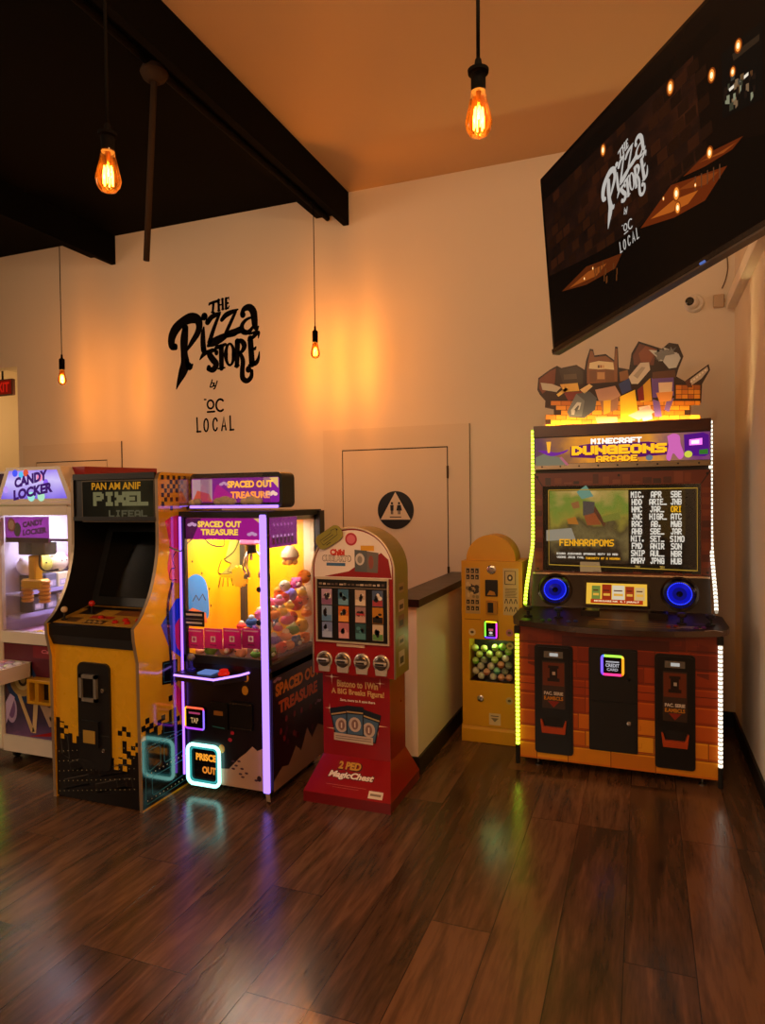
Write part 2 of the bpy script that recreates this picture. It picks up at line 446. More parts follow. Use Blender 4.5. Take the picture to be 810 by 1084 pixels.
# flush doors with casing
def door(name, x0, x1, sign=False):
    zt = 2.02; c = .178; dm = wall_mat('door_paint', '#e6d8c2', .05)
    b = MB(); fr = FY(YB)
    b.box(x0-c, x0-.004, YB-.010, YB, 0, zt+c, dm); b.box(x1+.004, x1+c, YB-.010, YB, 0, zt+c, dm)
    b.box(x0-.004, x1+.004, YB-.010, YB, zt+.005, zt+c, dm)
    b.box(x1+c, x1+c+.003, YB-.011, YB, 0, zt+c, P('#3a2c1f', .7)); b.box(x0-.004, x1+.004, YB-.003, YB, 0, zt+.005, P('#120d0a', .8))
    root = b.build(name, kind='structure')
    MB().box(x0+.004, x1-.005, YB-.009, YB-.003, .008, zt-.004, dm).build('door_leaf', root)
    for z in (.25, 1.02, 1.82):
        MB().lathe((x1+.001, YB-.013, z-.05), [(.008, 0), (.009, .1)], P('#4a3a2a', .4, .8), 10).build('hinge', root)
    MB().lathe((x0+.07, YB-.009, .98), [(.012, 0), (.012, .04), (.026, .045), (.026, .07), (.012, .075)], STEEL, 14, 'Y').build('door_knob', root)
    if sign:
        cx, cz = fz(419, 540, YB-.009); r = .155; f2 = FY(YB-.009); s = MB()
        s.slab(f2, [(cx+r*math.cos(a*math.pi/24), cz+r*math.sin(a*math.pi/24)) for a in range(48)], 0, .006, P('#0c0b0b', .4))
        f3 = FY(YB-.015); wh = P('#e0d2bc', .5)
        tri = [(cx-r*.84, cz-r*.5), (cx+r*.84, cz-r*.5), (cx, cz+r*.96)]
        s.flat(f3, tri, wh, 1)
        for dx, sk in ((-.03, 0), (.032, 1)):
            k = P('#0c0b0b', .4); x = cx+dx
            s.ell(f3, x, cz+.056, .010, .011, k, 2, 12)
            s.flat(f3, [(x-.015, cz+.042), (x+.015, cz+.042), (x+(.024 if sk else .013), cz-.004), (x-(.024 if sk else .013), cz-.004)], k, 2)
            s.rect(f3, x-.010, cz-.034, x-.002, cz, k, 2); s.rect(f3, x+.002, cz-.034, x+.010, cz, k, 2)
        s.rect(f3, cx-.05, cz-.060, cx+.05, cz-.052, P('#2a2420', .5), 2)
        s.build('restroom_sign', root, label='round black restroom sign with a pale triangle and two figures')
    return root
door('door_1', -2.357, -1.447, True)
door('door_2', -5.77, -4.86)

# ------------------------------------------------------------------ ceiling pipes
b = MB(); b.tube([(-2.46, YF+.1, 3.965), (-2.46, YB-.02, 3.965)], .022, flatblack('#0d0a08'), 10)
tag(b.build('conduit_pipe'), 'dark conduit pipe running along the underside of the black ceiling beam', 'pipe')
p = atX(163, 66, -2.46); ph = Vector((-2.46, p.y, 3.93))
q = EYE + (ROT @ _ray(155, 276)) * 1.0; q = EYE + (q-EYE) * ((p.y+.02) / (q-EYE).y)
t = thing('ceiling_pole', ph, 'thin dark pole hanging down from the hub on the black beam', 'pole')
MB().tube([ph+Vector((0,0,-.02)), q], .017, flatblack('#3a2c22'), 10).build('pole', t)
MB().lathe((ph.x, ph.y, 3.90), [(.03, -.02), (.06, 0), (.075, .03), (.06, .062), (.02, .07)], flatblack('#3a2c22'), 18).build('mounting_hub', t)
b = MB(); y0 = 2.35; b.tube([(XL+.05, y0, ZC-.02), (-2.6, y0, ZC-.02)], .014, P('#120e0b', .6), 8)
tag(b.build('cross_pipe'), 'thin black pipe crossing the dark ceiling behind the near left bulb', 'pipe')

# ------------------------------------------------------------------ pendant bulbs
AMB = None
def amber():
    global AMB
    if AMB: return AMB
    m = bpy.data.materials.new('amber_glass'); m.use_nodes = True; t = m.node_tree; t.nodes.clear(); N = t.nodes.new
    o = N('ShaderNodeOutputMaterial'); tr = N('ShaderNodeBsdfTransparent'); tr.inputs[0].default_value = (1, .55, .16, 1)
    tl = N('ShaderNodeBsdfTranslucent'); tl.inputs[0].default_value = (1, .26, .012, 1)
    g = N('ShaderNodeBsdfGlossy'); g.inputs['Roughness'].default_value = .05
    m1 = N('ShaderNodeMixShader'); m1.inputs[0].default_value = .002
    m2 = N('ShaderNodeMixShader'); fr = N('ShaderNodeFresnel'); fr.inputs[0].default_value = 1.35
    t.links.new(tr.outputs[0], m1.inputs[1]); t.links.new(tl.outputs[0], m1.inputs[2])
    t.links.new(fr.outputs[0], m2.inputs[0]); t.links.new(m1.outputs[0], m2.inputs[1]); t.links.new(g.outputs[0], m2.inputs[2])
    t.links.new(m2.outputs[0], o.inputs[0]); AMB = m; return m
WARM = (1.0, .52, .18)
def pendant(top, zb, hb, wb, ztop, label, watts, sway=0.0, tall=1.0):
    """top: cable foot x,y; zb: bottom tip of bulb; hb, wb: bulb height and width"""
    x, y = top; t = thing('pendant_bulb', (x, y, ztop), label, 'pendant light')
    k = hb/.14; zs = zb+hb                                          # bulb meets socket
    so = MB(); sm = flatblack('#070504')
    so.lathe((x, y, zs), [(.0215*k, -.004*k), (.0215*k, .045*k*tall), (.030*k, .045*k*tall+.003*k), (.031*k, .045*k*tall+.013*k), (.022*k, .045*k*tall+.017*k), (.012*k, .045*k*tall+.023*k), (.009*k, .045*k*tall+.043*k), (.004*k, .045*k*tall+.045*k)] if tall == 1 else [(.024*k, -.004*k), (.024*k, .045*k*tall), (.020*k, .045*k*tall+.006*k), (.010*k, .045*k*tall+.012*k), (.008*k, .045*k*tall+.043*k), (.004*k, .045*k*tall+.045*k)], sm, 20)
    so.build('socket', t)
    n = 14; pts = [(x + sway*math.sin(math.pi*i/n*2)*.4, y, zs+.045*k*tall+.043*k + (ztop-zs-.045*k*tall-.043*k)*i/n) for i in range(n+1)]
    MB().tube(pts, .0035 if k > .9 else .004, flatblack('#080605'), 8).build('cable', t)
    r = wb/2
    prof = [(.001, 0), (.006*k, .003*k), (r*.62, .010*k), (r*.90, .026*k), (r, .043*k), (r*.96, .058*k), (r*.80, .086*k), (r*.64, .114*k), (r*.56, .130*k), (r*.54, .14*k)]
    g = MB().lathe((x, y, zb), prof, amber(), 28); gl = g.build('glass_bulb', t)
    fi = MB(); fm = E('#ffb860', 30)
    for i in range(6):
        a = i*math.pi/3; rr = r*.36
        fi.tube([(x+rr*math.cos(a), y+rr*math.sin(a), zb+.028*k), (x+rr*1.05*math.cos(a), y+rr*1.05*math.sin(a), zb+.06*k), (x+rr*.8*math.cos(a), y+rr*.8*math.sin(a), zb+.088*k)],   .0026*k, fm, 6)
    fi.build('filament', t, label='glowing filament')
    MB().tube([(x, y, zb+.03*k), (x, y, zb+.10*k), (x, y, zb+.139*k)], .003*k, P('#b88a4a', .3), 6, rs=[.002*k, .004*k, .009*k]).build('glass_stem', t)
    L = light('bulb_light', 'POINT', (0, 0, 0), watts, WARM, .007*k); L.parent = t; L.location = (0, 0, zb+.055*k-ztop)
    return t
def near(x, y, dist): return EYE + (ROT @ _ray(x, y)).normalized() * dist
a = near(507, 147, 1.62); c = near(507, 78, 1.62); hb = c.z - a.z
pendant((a.x, a.y), a.z, hb, .074*hb/.132, ZC, 'large amber filament bulb hanging in front of the pale ceiling, top centre', 42, .004)
a = near(115, 205, 2.05); c = near(115, 150, 2.05); hb = c.z - a.z
pendant((a.x, a.y), a.z, hb, .078*hb/.132, ZC, 'amber filament bulb hanging against the black ceiling', 42)
a = near(334, 380, 5.2); a = atY(334, 380, 4.78); c = atY(334, 362, 4.78)
pendant((a.x, a.y), a.z, c.z-a.z, .072, 3.97, 'small lit bulb on a long cable right of the wall logo', 54, 0.0, 1.9)
a = atY(66, 408, 4.62); c = atY(66, 391, 4.62)
pendant((a.x, a.y), a.z, c.z-a.z, .072, 4.0, 'small lit bulb on a long cable above the sweet grabber machine', 46, 0.0, 1.9)

# ------------------------------------------------------------------ the shop logo (on the wall and on the screen)
LOGO = []   # (points with widths) in sketch units
def st(*p, s=True): LOGO.append(spline(list(p)) if s else list(p))
def dot(x, y, d): LOGO.append(('dot', x, y, d))
def ring(cx, cy, rx, ry, wx, wy, a0=0, a1=360):
    n = 28; LOGO.append([(cx+rx*math.cos(math.radians(a0+(a1-a0)*i/n)), cy+ry*math.sin(math.radians(a0+(a1-a0)*i/n)),
        wx+(wy-wx)*abs(math.sin(math.radians(a0+(a1-a0)*i/n)))) for i in range(n+1)])
# THE
st((326,150,8),(330,138,16),(355,128,15),(384,120,15),s=False); st((384,112,6),(386,132,9),s=False)
st((358,128,17),(353,196,15),s=False); st((340,195,9),(368,198,9),s=False)
st((392,112,16),(394,182,16),s=False); st((383,184,8),(405,182,8),s=False); st((383,114,8),(404,110,8),s=False)
st((418,106,15),(421,174,15),s=False); st((411,176,8),(431,173,8),s=False); st((409,108,8),(428,104,8),s=False); st((392,148,9),(420,142,9),s=False)
st((442,102,16),(443,170,16),s=False); st((436,104,9),(462,96,11),(461,112,6),s=False); st((442,137,9),(456,133,12),s=False); st((434,172,9),(458,167,12),(464,150,6),s=False)
# P
st((168,300,40),(160,380,52),(160,470,46),(166,540,58),(150,600,56),(124,665,28),(107,716,5))
st((104,438,22),(78,425,40),(76,372,50),(100,312,58),(148,262,54),(205,235,60),(250,245,52),(262,290,42),(248,340,38),(212,398,30),(180,450,14))
dot(98,428,36); st((172,515,14),(195,562,42),(216,548,12))
# i
dot(296,224,42); st((275,245,16),(296,226,26),(314,222,10))
st((292,298,12),(287,340,28),(287,400,34),(292,450,36)); st((264,518,6),(290,480,26),(318,462,22),(334,448,8))
# zz
st((318,262,34),(345,228,30),(380,210,24),(408,194,8)); st((398,206,18),(362,300,24),(330,398,28)); st((322,420,20),(350,402,44),(395,378,46),(440,352,32),(458,332,8))
st((414,246,24),(442,214,30),(480,194,26),(522,176,10)); st((508,190,18),(472,268,22),(436,348,22)); st((432,362,16),(466,342,38),(505,328,40),(535,302,22),(542,286,6))
st((450,338,14),(490,345,12),(540,330,12),(575,325,16))
# a
dot(556,212,34); st((548,205,22),(566,172,30),(600,162,38),(626,190,42),(634,240,40),(638,285,34),(650,305,22),(664,286,6))
st((622,226,12),(578,246,18),(550,284,26),(556,322,32),(590,330,26),(620,300,18),(636,270,8))
st((600,340,14),(635,330,14),(660,306,8))
# STORE
dot(378,470,26); st((384,460,14),(352,452,24),(330,474,34),(350,510,38),(376,545,36),(356,582,34),(322,578,24)); dot(326,568,28)
st((366,452,14),(380,432,24),(412,424,22),(440,412,16),(446,432,6)); st((410,428,32),(412,572,30),s=False); st((390,576,10),(434,569,10),s=False)
ring(468,480,27,72,28,14)
st((520,392,34),(516,556,28),s=False); st((502,560,10),(530,554,10),s=False); st((508,388,12),(545,388,26),(566,420,32),(550,458,22),(522,470,10))
st((536,468,20),(556,520,28),(552,590,30),(556,640,32),(584,658,28),(612,632,26),(616,590,20)); dot(594,580,36)
st((606,372,34),(618,545,36),s=False); st((592,384,12),(625,362,22),(662,330,20),(660,372,5)); st((612,450,14),(640,440,18),(646,424,6),s=False); st((598,552,14),(640,540,26),(660,510,20),(668,458,5))
# by / OC / LOCAL
st((350,648,8),(334,702,8),s=False); st((334,700,7),(350,698,7),(358,680,7),(348,670,6),(340,684,6))
st((364,668,8),(360,692,8),(374,688,7),s=True); st((384,656,8),(368,705,8),(356,712,7),s=True)
st((293,784,8),(310,784,8),s=False); ring(338,817,21,28,11,11); st((318,868,11),(365,865,11),s=False); ring(404,822,28,40,12,12,50,310)
st((246,908,10),(250,1003,10),s=False); st((246,1001,10),(272,1000,10),s=False)
ring(308,957,14,42,10,10); ring(370,952,15,42,10,10,35,325)
st((414,992,10),(428,900,9),(442,988,10),s=False); st((418,964,8),(440,962,8),s=False)
st((470,896,10),(473,990,10),s=False); st((470,989,10),(494,987,10),s=False)
def logo(mb, fr, mat, mapf, lay, kx):
    for i, s in enumerate(LOGO):
        if s[0] == 'dot':
            c = mapf(s[1], s[2]); r = s[3]*kx/2; mb.ell(fr, c[0], c[1], r, r*1.05, mat, lay, 16)
        else:
            pts = [(*mapf(p[0], p[1]), max(.3, p[2])*kx) for p in s]
            mb.line(fr, pts, 1, mat, lay)
            for e in (pts[0], pts[-1]):
                if e[2] > 9*kx: mb.ell(fr, e[0], e[1], e[2]/2, e[2]/2, mat, lay, 12)
lg = MB()
def lw(x, y): return fz(170 + x/6.375, 300 + y/6.375, YB)
logo(lg, FY(YB), flatblack('#080605'), lw, 2, .00166)
tag(lg.build('wall_logo'), 'black painted shop logo lettering on the cream back wall', 'wall lettering')

# ------------------------------------------------------------------ television
u = -(ROT @ _ray(181, 616)).normalized()                            # along the screen, toward its right end
tl = EYE + (ROT @ _ray(572, 190)).normalized() * 3.0
nl = (ROT @ _ray(572, 190)).cross(ROT @ _ray(586, 374)); v = u.cross(nl).normalized()
if v.z < 0: v = -v
d = (ROT @ _ray(586, 374)).normalized()
# height of the left edge: solve tl - s v on the sight line
e1 = d.cross(Vector((0, 0, 1))).normalized(); e2 = d.cross(e1)
s_ = (tl-EYE).dot(e2) / v.dot(e2) if abs(v.dot(e2)) > abs(v.dot(e1)) else (tl-EYE).dot(e1) / v.dot(e1)
TH = abs(s_); TW = TH*1.80
FT = F(tl - v*TH, u, v)                                             # origin at lower left corner of the face
TVB = E('#000000', 0)
tv = thing('television', FT(TW*.5, 0, -.03), 'large flat television showing the shop logo, angled out on the wall', 'television')
b = MB(); b.slab(FT, rrect(0, 0, TW, TH, .006), -.03, 0, BLACKG); b.slab(FT, rrect(.12, .06, TW-.12, TH-.22, .03), -.075, -.03, BLACK)
b.build('television_housing', tv)
b = MB(); b.slab(FT, [(0,0),(TW,0),(TW,.014),(0,.014)], 0, .006, P('#4a443f', .25, .9)); b.slab(FT, [(0,-.006),(TW,-.006),(TW,0),(0,0)], -.026, .004, P('#6a625a', .3, .9))
b.build('lower_bezel', tv)
sc = MB(); m0, m1 = .012, TH-.012
scr = ramp_emit('screen_room', [(0, '#080404'), (.3, '#140806'), (.5, '#24100a'), (.62, '#3a190c'), (.8, '#5a2c14'), (1, '#6a3a1c')], 0, -3, 3, .9, .6, 7, stretch=(1, 1, 1.6))
sc.rect(FT, .012, .018, TW-.012, TH-.012, E('#140805', .5), .6)
def tq(pts, m, lay): sc.flat(FT, [(TW*a, TH*c_) for a, c_ in pts], m, lay)
def tvp(px, py):                                                    # photograph -> place on the screen face
    d_ = ROT @ _ray(560+px/2.78, py/2.78); q_ = EYE + d_ * ((FT.o-EYE).dot(FT.n) / d_.dot(FT.n)) - FT.o
    return (min(max(q_.dot(FT.u), .014), TW-.014), min(max(q_.dot(FT.v), .02), TH-.014))
def tq(pts, c_, k_, lay): sc.flat(FT, [tvp(*p) for p in pts], E(c_, k_), lay)
rnd = random.Random(12)
sc.rect(FT, .014, .10, .80, TH*.86, scr, 1.0)
# dim brick wall of the pictured room
for i in range(24):
    for j in range(11):
        a0 = .03 + i*.048 + (.024 if j % 2 else 0); b0 = .15 + j*.040 + a0*.02
        up = tvp(420, 235)[1]
        if a0 > .80 or b0 > .56: continue
        w_ = .042; c_ = rnd.choice(('#2a1208', '#3a1a0b', '#220f08', '#401c0d', '#2c140a'))
        if rnd.random() < .45: continue
        sc.flat(FT, [(a0, b0), (a0+w_, b0+.001), (a0+w_, b0+.036), (a0, b0+.035)], E(c_, .5), 1.2)
tq([(36,545),(560,40),(560,90),(430,215),(36,600)], '#0a0504', .5, 1.6)
tq([(40,830),(200,745),(330,665),(450,520),(560,425),(695,395),(695,640),(60,1020)], '#080403', .5, 1.8)
tq([(98,858),(170,785),(275,745),(255,790),(170,838)], '#6e2e0e', .55, 2.2); tq([(120,848),(175,800),(230,775),(200,812)], '#b0561c', .6, 2.6)
tq([(330,672),(420,545),(585,488),(520,590),(430,640)], '#7a2e0c', .6, 2.2); tq([(360,645),(425,590),(500,560),(470,600),(420,625)], '#c0601c', .75, 2.6); tq([(440,560),(500,520),(560,505),(520,545)], '#9a4414', .6, 2.6)
tq([(455,520),(520,455),(632,400),(600,440),(520,490)], '#742c0c', .6, 2.2); tq([(500,480),(560,450),(610,420),(575,450)], '#b0521a', .6, 2.6)
tq([(568,160),(690,60),(690,290),(572,350)], '#0a0a09', .6, 2.2); tq([(590,262),(648,212),(648,222),(592,270)], '#e8dcc8', 1.0, 2.8)
tq([(600,160),(680,100),(680,120),(604,180)], '#3a2a1c', .6, 2.6)
for k in range(26):
    x_ = 572+rnd.random()*108; z_ = 230+rnd.random()*95-(x_-572)*.55; w_ = 4+rnd.random()*10; tq([(x_,z_),(x_+w_,z_-w_*.5),(x_+w_,z_+8+rnd.random()*14),(x_,z_+14+rnd.random()*12)], rnd.choice(('#4a4a42','#7a5a38','#4a4a38','#9a7a58','#a8a888','#6a4426','#241812')), .55, 2.8+k*.02)
for x_, z_, r_ in ((418,258,.0125),(540,222,.011),(618,135,.010),(602,212,.008),(220,442,.0115),(534,450,.010),(436,570,.012),(440,612,.010),(492,545,.004),(398,585,.004),(190,790,.004),(165,820,.004)):
    c_ = tvp(x_, z_); sc.ell(FT, *c_, r_*1.25, r_*1.9, E('#8a3c0c', .8), 3, 16); sc.ell(FT, *c_, r_*.85, r_*1.5, E('#ff9a3c', 1.0), 3.4, 14); sc.ell(FT, *c_, r_*.45, r_*.8, E('#ffe3b0', 1.5), 3.8, 12)
for k in range(14): x_ = 190+rnd.random()*70; z_ = 770+rnd.random()*50; tq([(x_,z_),(x_+3,z_-1),(x_+3,z_+18),(x_,z_+19)], '#8a4a20', .4, 2.9)
for k in range(5): x_ = 490+k*18; z_ = 520-k*9; tq([(x_,z_),(x_+3,z_-2),(x_+3,z_+40),(x_,z_+42)], '#7a4a2c', .5, 2.9)
LH = .335; LK = LH/910
LC = tvp((664-560)*2.78, 206*2.78)
def lt(x, y): return (LC[0] + (x-385)*LK, LC[1] - (y-550)*LK)
logo(sc, FT, E('#cfc8c0', .75), lt, 4.4, LK*.96)
sc.build('screen', tv, label='lit screen with the white shop logo over a dim dining room')
c_ = tvp(516, 768); b = MB(); b.slab(FT, rrect(c_[0]-.010, -.002, c_[0]+.010, .004, .002), 0, .008, E('#6a86d8', .6)); b.build('bezel_glint', tv)  # small bluish glint on the bezel, formed as a glowing chip
# arm to the wall
b = MB(); pm = FT(TW*.52, TH*.42, -.075); pw = Vector((XR, pm.y+.25, pm.z))
b.slab(FT, rrect(TW*.52-.12, TH*.42-.12, TW*.52+.12, TH*.42+.12, .01), -.09, -.075, BLACK)
b.tube([pm, (pm+pw)/2+Vector((.0, .10, 0)), pw+Vector((-.02, 0, 0))], .022, BLACK, 10); b.box(XR-.02, XR, pw.y-.1, pw.y+.1, pw.z-.16, pw.z+.16, BLACK)
b.build('mounting_arm', tv)
# white boxed trim high on the right wall, camera, junction boxes
vy1 = 5.20
struct('trim_2', MB().box(XR-.055, XR, .8, vy1, 2.88, 2.965, P('#efe8dc', .5)).box(XR-.02, XR, .8, vy1, 2.965, 3.06, P('#cfc4b2', .5)), .004)
cx, cz = fz(733, 322, YB)
t = thing('security_camera', (cx, YB, cz), 'small white dome security camera on the back wall below the television', 'camera')
MB().lathe((cx+.012, YB, cz), [(.062, 0), (.062, .02), (.052, .032), (.02, .036)], WHITE, 28, 'Y').build('camera_base', t)
MB().sph((cx-.004, YB-.045, cz), .046, WHITE, 20).build('camera_ball', t)
MB().lathe((cx-.022, YB-.078, cz), [(.028, 0), (.028, .012), (.020, .014)], P('#060607', .1), 20, 'Y').build('lens', t, label='black lens')
t = thing('junction_box', (cx+.24, YB, cz), 'pale wall plate and surface conduit right of the white dome camera', 'wall plate')
MB().box(cx+.13, cx+.20, YB-.022, YB, cz-.045, cz+.045, P('#c4a98a', .5), .006).build('wall_plate', t)
MB().box(cx+.20, XR-.06, YB-.018, YB, cz-.012, cz+.014, P('#c2a584', .5), .004).build('conduit', t)
b = MB(); b.tube(spline([(XR-.05, YB-.012, 3.27), (XR-.045, YB-.02, 3.16), (XR-.06, YB-.02, 3.08), (XR-.08, YB-.012, 3.03)]), .004, P('#6a543c', .6), 6)
tag(b.build('loose_cable'), 'thin loose cable in the corner under the television', 'cable')
# exit sign in the passage
ex = atY(4, 410, 6.2); t = thing('exit_sign', (ex.x, 6.2, ex.z), 'dim red exit sign in the passage at the left edge', 'sign')
MB().box(ex.x-.22, ex.x+.14, 6.2, 6.25, ex.z-.1, ex.z+.1, P('#3a1410', .5), .008).build('sign_housing', t)
b = MB(); f_ = FY(6.2); b.rect(f_, ex.x-.205, ex.z-.085, ex.x+.125, ex.z+.085, E('#8c1408', .5), 1)
b.text(f_, 'EXIT', ex.x-.04, ex.z, .26, .12, E('#e02010', .6), 3, .03); b.build('sign_face', t)
MB().tube([(ex.x-.04, 6.22, ex.z+.1), (ex.x-.04, 6.22, 3.4)], .012, BLACK, 8).build('hanging_rod', t)
light('passage_light', 'POINT', (-6.9, 6.4, 2.7), 20, (1, .58, .22), .1)

# ================================================================== THE MACHINES
def side_px(x, y, X): p = atX(x, y, X); return (p.y, p.z)
def led(mb, pts, r, hx, strength, n=10, dim=None, seg=None):
    """light strip: a lit tube, or a rope of small lamps"""
    if not seg: mb.tube(pts, r, E(hx, strength), n); return
    pts = [Vector(p) for p in pts]; L = [0]
    for a, b_ in zip(pts, pts[1:]): L.append(L[-1] + (b_-a).length)
    N = int(L[-1] / seg)
    def at(t):
        t = min(max(t, 0), L[-1])
        for i in range(len(pts)-1):
            if t <= L[i+1] + 1e-9: return pts[i].lerp(pts[i+1], (t-L[i]) / max(1e-9, L[i+1]-L[i]))
        return pts[-1]
    mb.tube(pts, r*.8, E(dim or hx, strength*.45), 8)
    for i in range(N): mb.tube([at(i*seg+seg*.2), at(i*seg+seg*.5), at(i*seg+seg*.8)], r, E(hx, strength), 8)

def T(hx, k=.6):
    """printed film that lets the light behind it through"""
    key = ('T', hx, k)
    if key in _MC: return _MC[key]
    m, t, b = _new('film_' + hx.strip('#')); tl = t.nodes.new('ShaderNodeBsdfTranslucent'); mx = t.nodes.new('ShaderNodeMixShader')
    b.inputs['Base Color'].default_value = lin(hx); b.inputs['Roughness'].default_value = .4; tl.inputs[0].default_value = lin(hx); mx.inputs[0].default_value = k
    o = t.nodes['Material Output']; t.links.new(b.outputs[0], mx.inputs[1]); t.links.new(tl.outputs[0], mx.inputs[2]); t.links.new(mx.outputs[0], o.inputs[0])
    _MC[key] = m; return m
# ------------------------------------------------------------------ yellow retro upright
YEL = P('#d9a21c', .28, coat=.3); YEL2 = P('#e0a81e', .13, coat=.9, noise=.05)
px0, px1, py0 = -3.04, -2.432, 2.82
pc = thing('arcade_cabinet', ((px0+px1)/2, 3.2, 0), 'yellow and black upright video game cabinet with pixel artwork', 'arcade machine')
prof = [(2.825,0),(2.815,.78),(2.79,.90),(2.785,.965)] + spline([(2.785,.965),(2.85,1.02),(2.93,1.15),(2.982,1.33),(2.99,1.50)], 4)[1:] + [(2.988,1.735),(3.0,1.763),(3.02,1.775),(3.50,1.775),(3.58,1.72),(3.58,0)]
EDGE = P('#a8937a', .35, .6)
for X0, X1 in ((px0, px0+.02), (px1-.02, px1)):
    right = X1 == px1; b = MB(); f = FX(X0)
    b.slab(f, prof, 0, .02, YEL2, EDGE)
    fr = FX(X1) if right else F((X0, 0, 0), (0, -1, 0), (0, 0, 1)); sg = 1 if right else -1
    K = P('#0a0908', .15, coat=.8)
    def cell(y, z, w, h, m, lay=1): b.rect(fr, *( (y, z, y+w, z+h) if right else (-y-w, z, -y, z+h) ), m, lay)
    # pixel squares near the top
    g = .024; rnd = random.Random(3)
    for i in range(22):
        for j in range(8):
            if (i+j) % 2 == 0 and rnd.random() < .9 - j*.09: cell(3.015+i*g, 1.735-j*g, g, g, P(rnd.choice(('#2a1608', '#3b2209', '#120b06')), .2, coat=.8), 1)
    # dark foot with a stepped pixel edge
    rnd = random.Random(8); n = 24; cw = .755/n
    for i in range(n):
        zt = .36 + .07*math.sin(i*1.1) + rnd.choice((-.03, 0, .03, .06)); cell(2.825+i*cw, 0.012, cw, zt, K, 1)
        if rnd.random() < .6: cell(2.825+i*cw, zt+.03+rnd.choice((0, .03)), cw, .03, K, 1)
    teal = P('#2f6a70', .25, coat=.7); cream = P('#e8d9b0', .3)
    for (ya, za, w_, h_) in ((2.90,.06,.30,.10),(2.87,.20,.10,.11),(3.0,.20,.22,.11),(3.24,.06,.28,.10),(3.26,.2,.26,.1),(2.85,.03,.66,.3)):
        b.line(fr, [(sg*a, z) for a, z in rrect(ya, za, ya+w_, za+h_, .015, 3)] + [(sg*(ya+w_-.0), za+.015)], .006, teal, 2)
    for i in range(22):
        for z in (.045, .18, .325): cell(2.86+i*.032, z, .006, .006, cream, 2)
    # bright shapes of the side picture
    S = (lambda x, y: (sg*side_px(150+x/2.857, 480+y/2.857, px1)[0], side_px(150+x/2.857, 480+y/2.857, px1)[1]))
    b.flat(fr, spline([S(70,205),S(95,190),S(140,190),S(150,260),S(140,370),S(96,386),S(78,350),S(84,280),S(70,205)], 4)[:-1], P('#e83a6a', .15, coat=.8), 1.6)
    b.flat(fr, spline([S(86,300),S(104,285),S(140,300),S(140,380),S(90,385),S(86,300)], 3)[:-1], P('#f06a50', .15, coat=.8), 2.2)
    b.line(fr, spline([S(104,295),S(92,320),S(100,345),S(88,350),S(84,380),S(104,382)], 4), .005, K, 3)
    b.flat(fr, [S(58,520),S(104,440),S(150,430),S(150,640),S(84,590)], P('#2348c8', .15, coat=.8), 1.6)
    b.flat(fr, spline([S(100,520),S(120,495),S(150,520),S(150,600),S(108,590),S(100,520)], 4)[:-1], P('#e23560', .15, coat=.8), 2.2)
    b.line(fr, spline([S(92,390),S(78,470),S(86,600),S(92,700)], 4), .02, P('#1a1640', .15, coat=.8), 2.4)
    b.flat(fr, spline([S(96,690),S(120,720),S(150,800),S(125,800),S(104,760),S(96,690)], 4)[:-1], P('#e8344c', .15, coat=.8), 1.6)
    for ya, yb in ((625,700),(810,850)):
        q = [S(62,ya+6),S(108,ya-4),S(108,yb-8),S(62,yb)]; b.flat(fr, q, K, 1.4)
        c0 = [(a*.8+sum(t[0] for t in q)/4*.2, z*.8+sum(t[1] for t in q)/4*.2) for a, z in q]; b.line(fr, c0+[c0[0]], .005, teal, 2)
    b.build('side_panel', pc, label=None)
# cabinet body and the front door
b = MB(); ins = [p for p in prof if p[1] > .9 and p[0] < 3.55] + [(3.50,.93)]
b.slab(FX(px0+.02), ins, 0, .0012, P('#060505', .5)); b.slab(FX(px1-.0212), ins, 0, .0012, P('#060505', .5)); b.box(px0+.02, px1-.02, 2.845, 3.56, .0, .93, BLACK); b.box(px0+.02, px1-.02, 3.30, 3.56, .93, 1.76, BLACK)
b.slab(F((px0+.02,0,0),(0,1,0),(0,0,1)), [(3.01,1.745),(3.56,1.765),(3.56,1.74),(3.01,1.52),(3.006,1.52)], 0, px1-px0-.04, BLACK)
b.build('cabinet_body', pc)
fy = 2.835; b = MB(); b.box(px0+.02, px1-.02, fy, fy+.012, .01, .845, YEL); fr = FY(fy); K = P('#0b0a0a', .3)
w_ = (px1-px0-.04)/20
hs = [.44,.42,.40,.36,.31,.35,.32,.31,.3,.3,.3,.3,.3,.26,.25,.27,.36,.31,.34,.36]
for i, h_ in enumerate(hs): b.rect(fr, px0+.02+i*w_, .01, px0+.02+(i+1)*w_, h_, K, 1)
for i, z in ((1,.385),(2,.355),(1,.325),(14,.20),(15,.235),(16,.265),(17,.24),(16,.20),(18,.29),(19,.31),(15,.30),(14,.225)):
    b.rect(fr, px0+.02+i*w_, z, px0+.02+(i+1)*w_, z+.028, YEL if i < 19 else YEL, 2)
for i, z in ((17,.385),(16,.41),(15,.385)): b.rect(fr, px0+.02+i*w_, z, px0+.02+(i+1)*w_, z+.026, K, 2)
dk = P('#45423f', .4); cr_ = P('#b0a682', .4)
rnd = random.Random(5)
for (a, z, w2, h2, sk) in ((.06,.05,.17,.05,.05),(.28,.06,.2,.045,.06),(.10,.15,.13,.05,.05),(.3,.15,.2,.04,.05),(.04,.24,.05,.12,-.02),(.42,.10,.1,.05,.02)):
    q = [(px0+.02+a, z), (px0+.02+a+w2, z+sk), (px0+.02+a+w2-.01, z+sk+h2), (px0+.01+a, z+h2)]; b.line(fr, q+[q[0], q[1]], .005, dk, 2)
for r_ in range(5):
    for i in range(17): b.rect(fr, px0+.035+i*.032, .03+r_*.055+i*.005, px0+.040+i*.032, .035+r_*.055+i*.005, cr_, 2.5)
b.build('front_panel', pc)
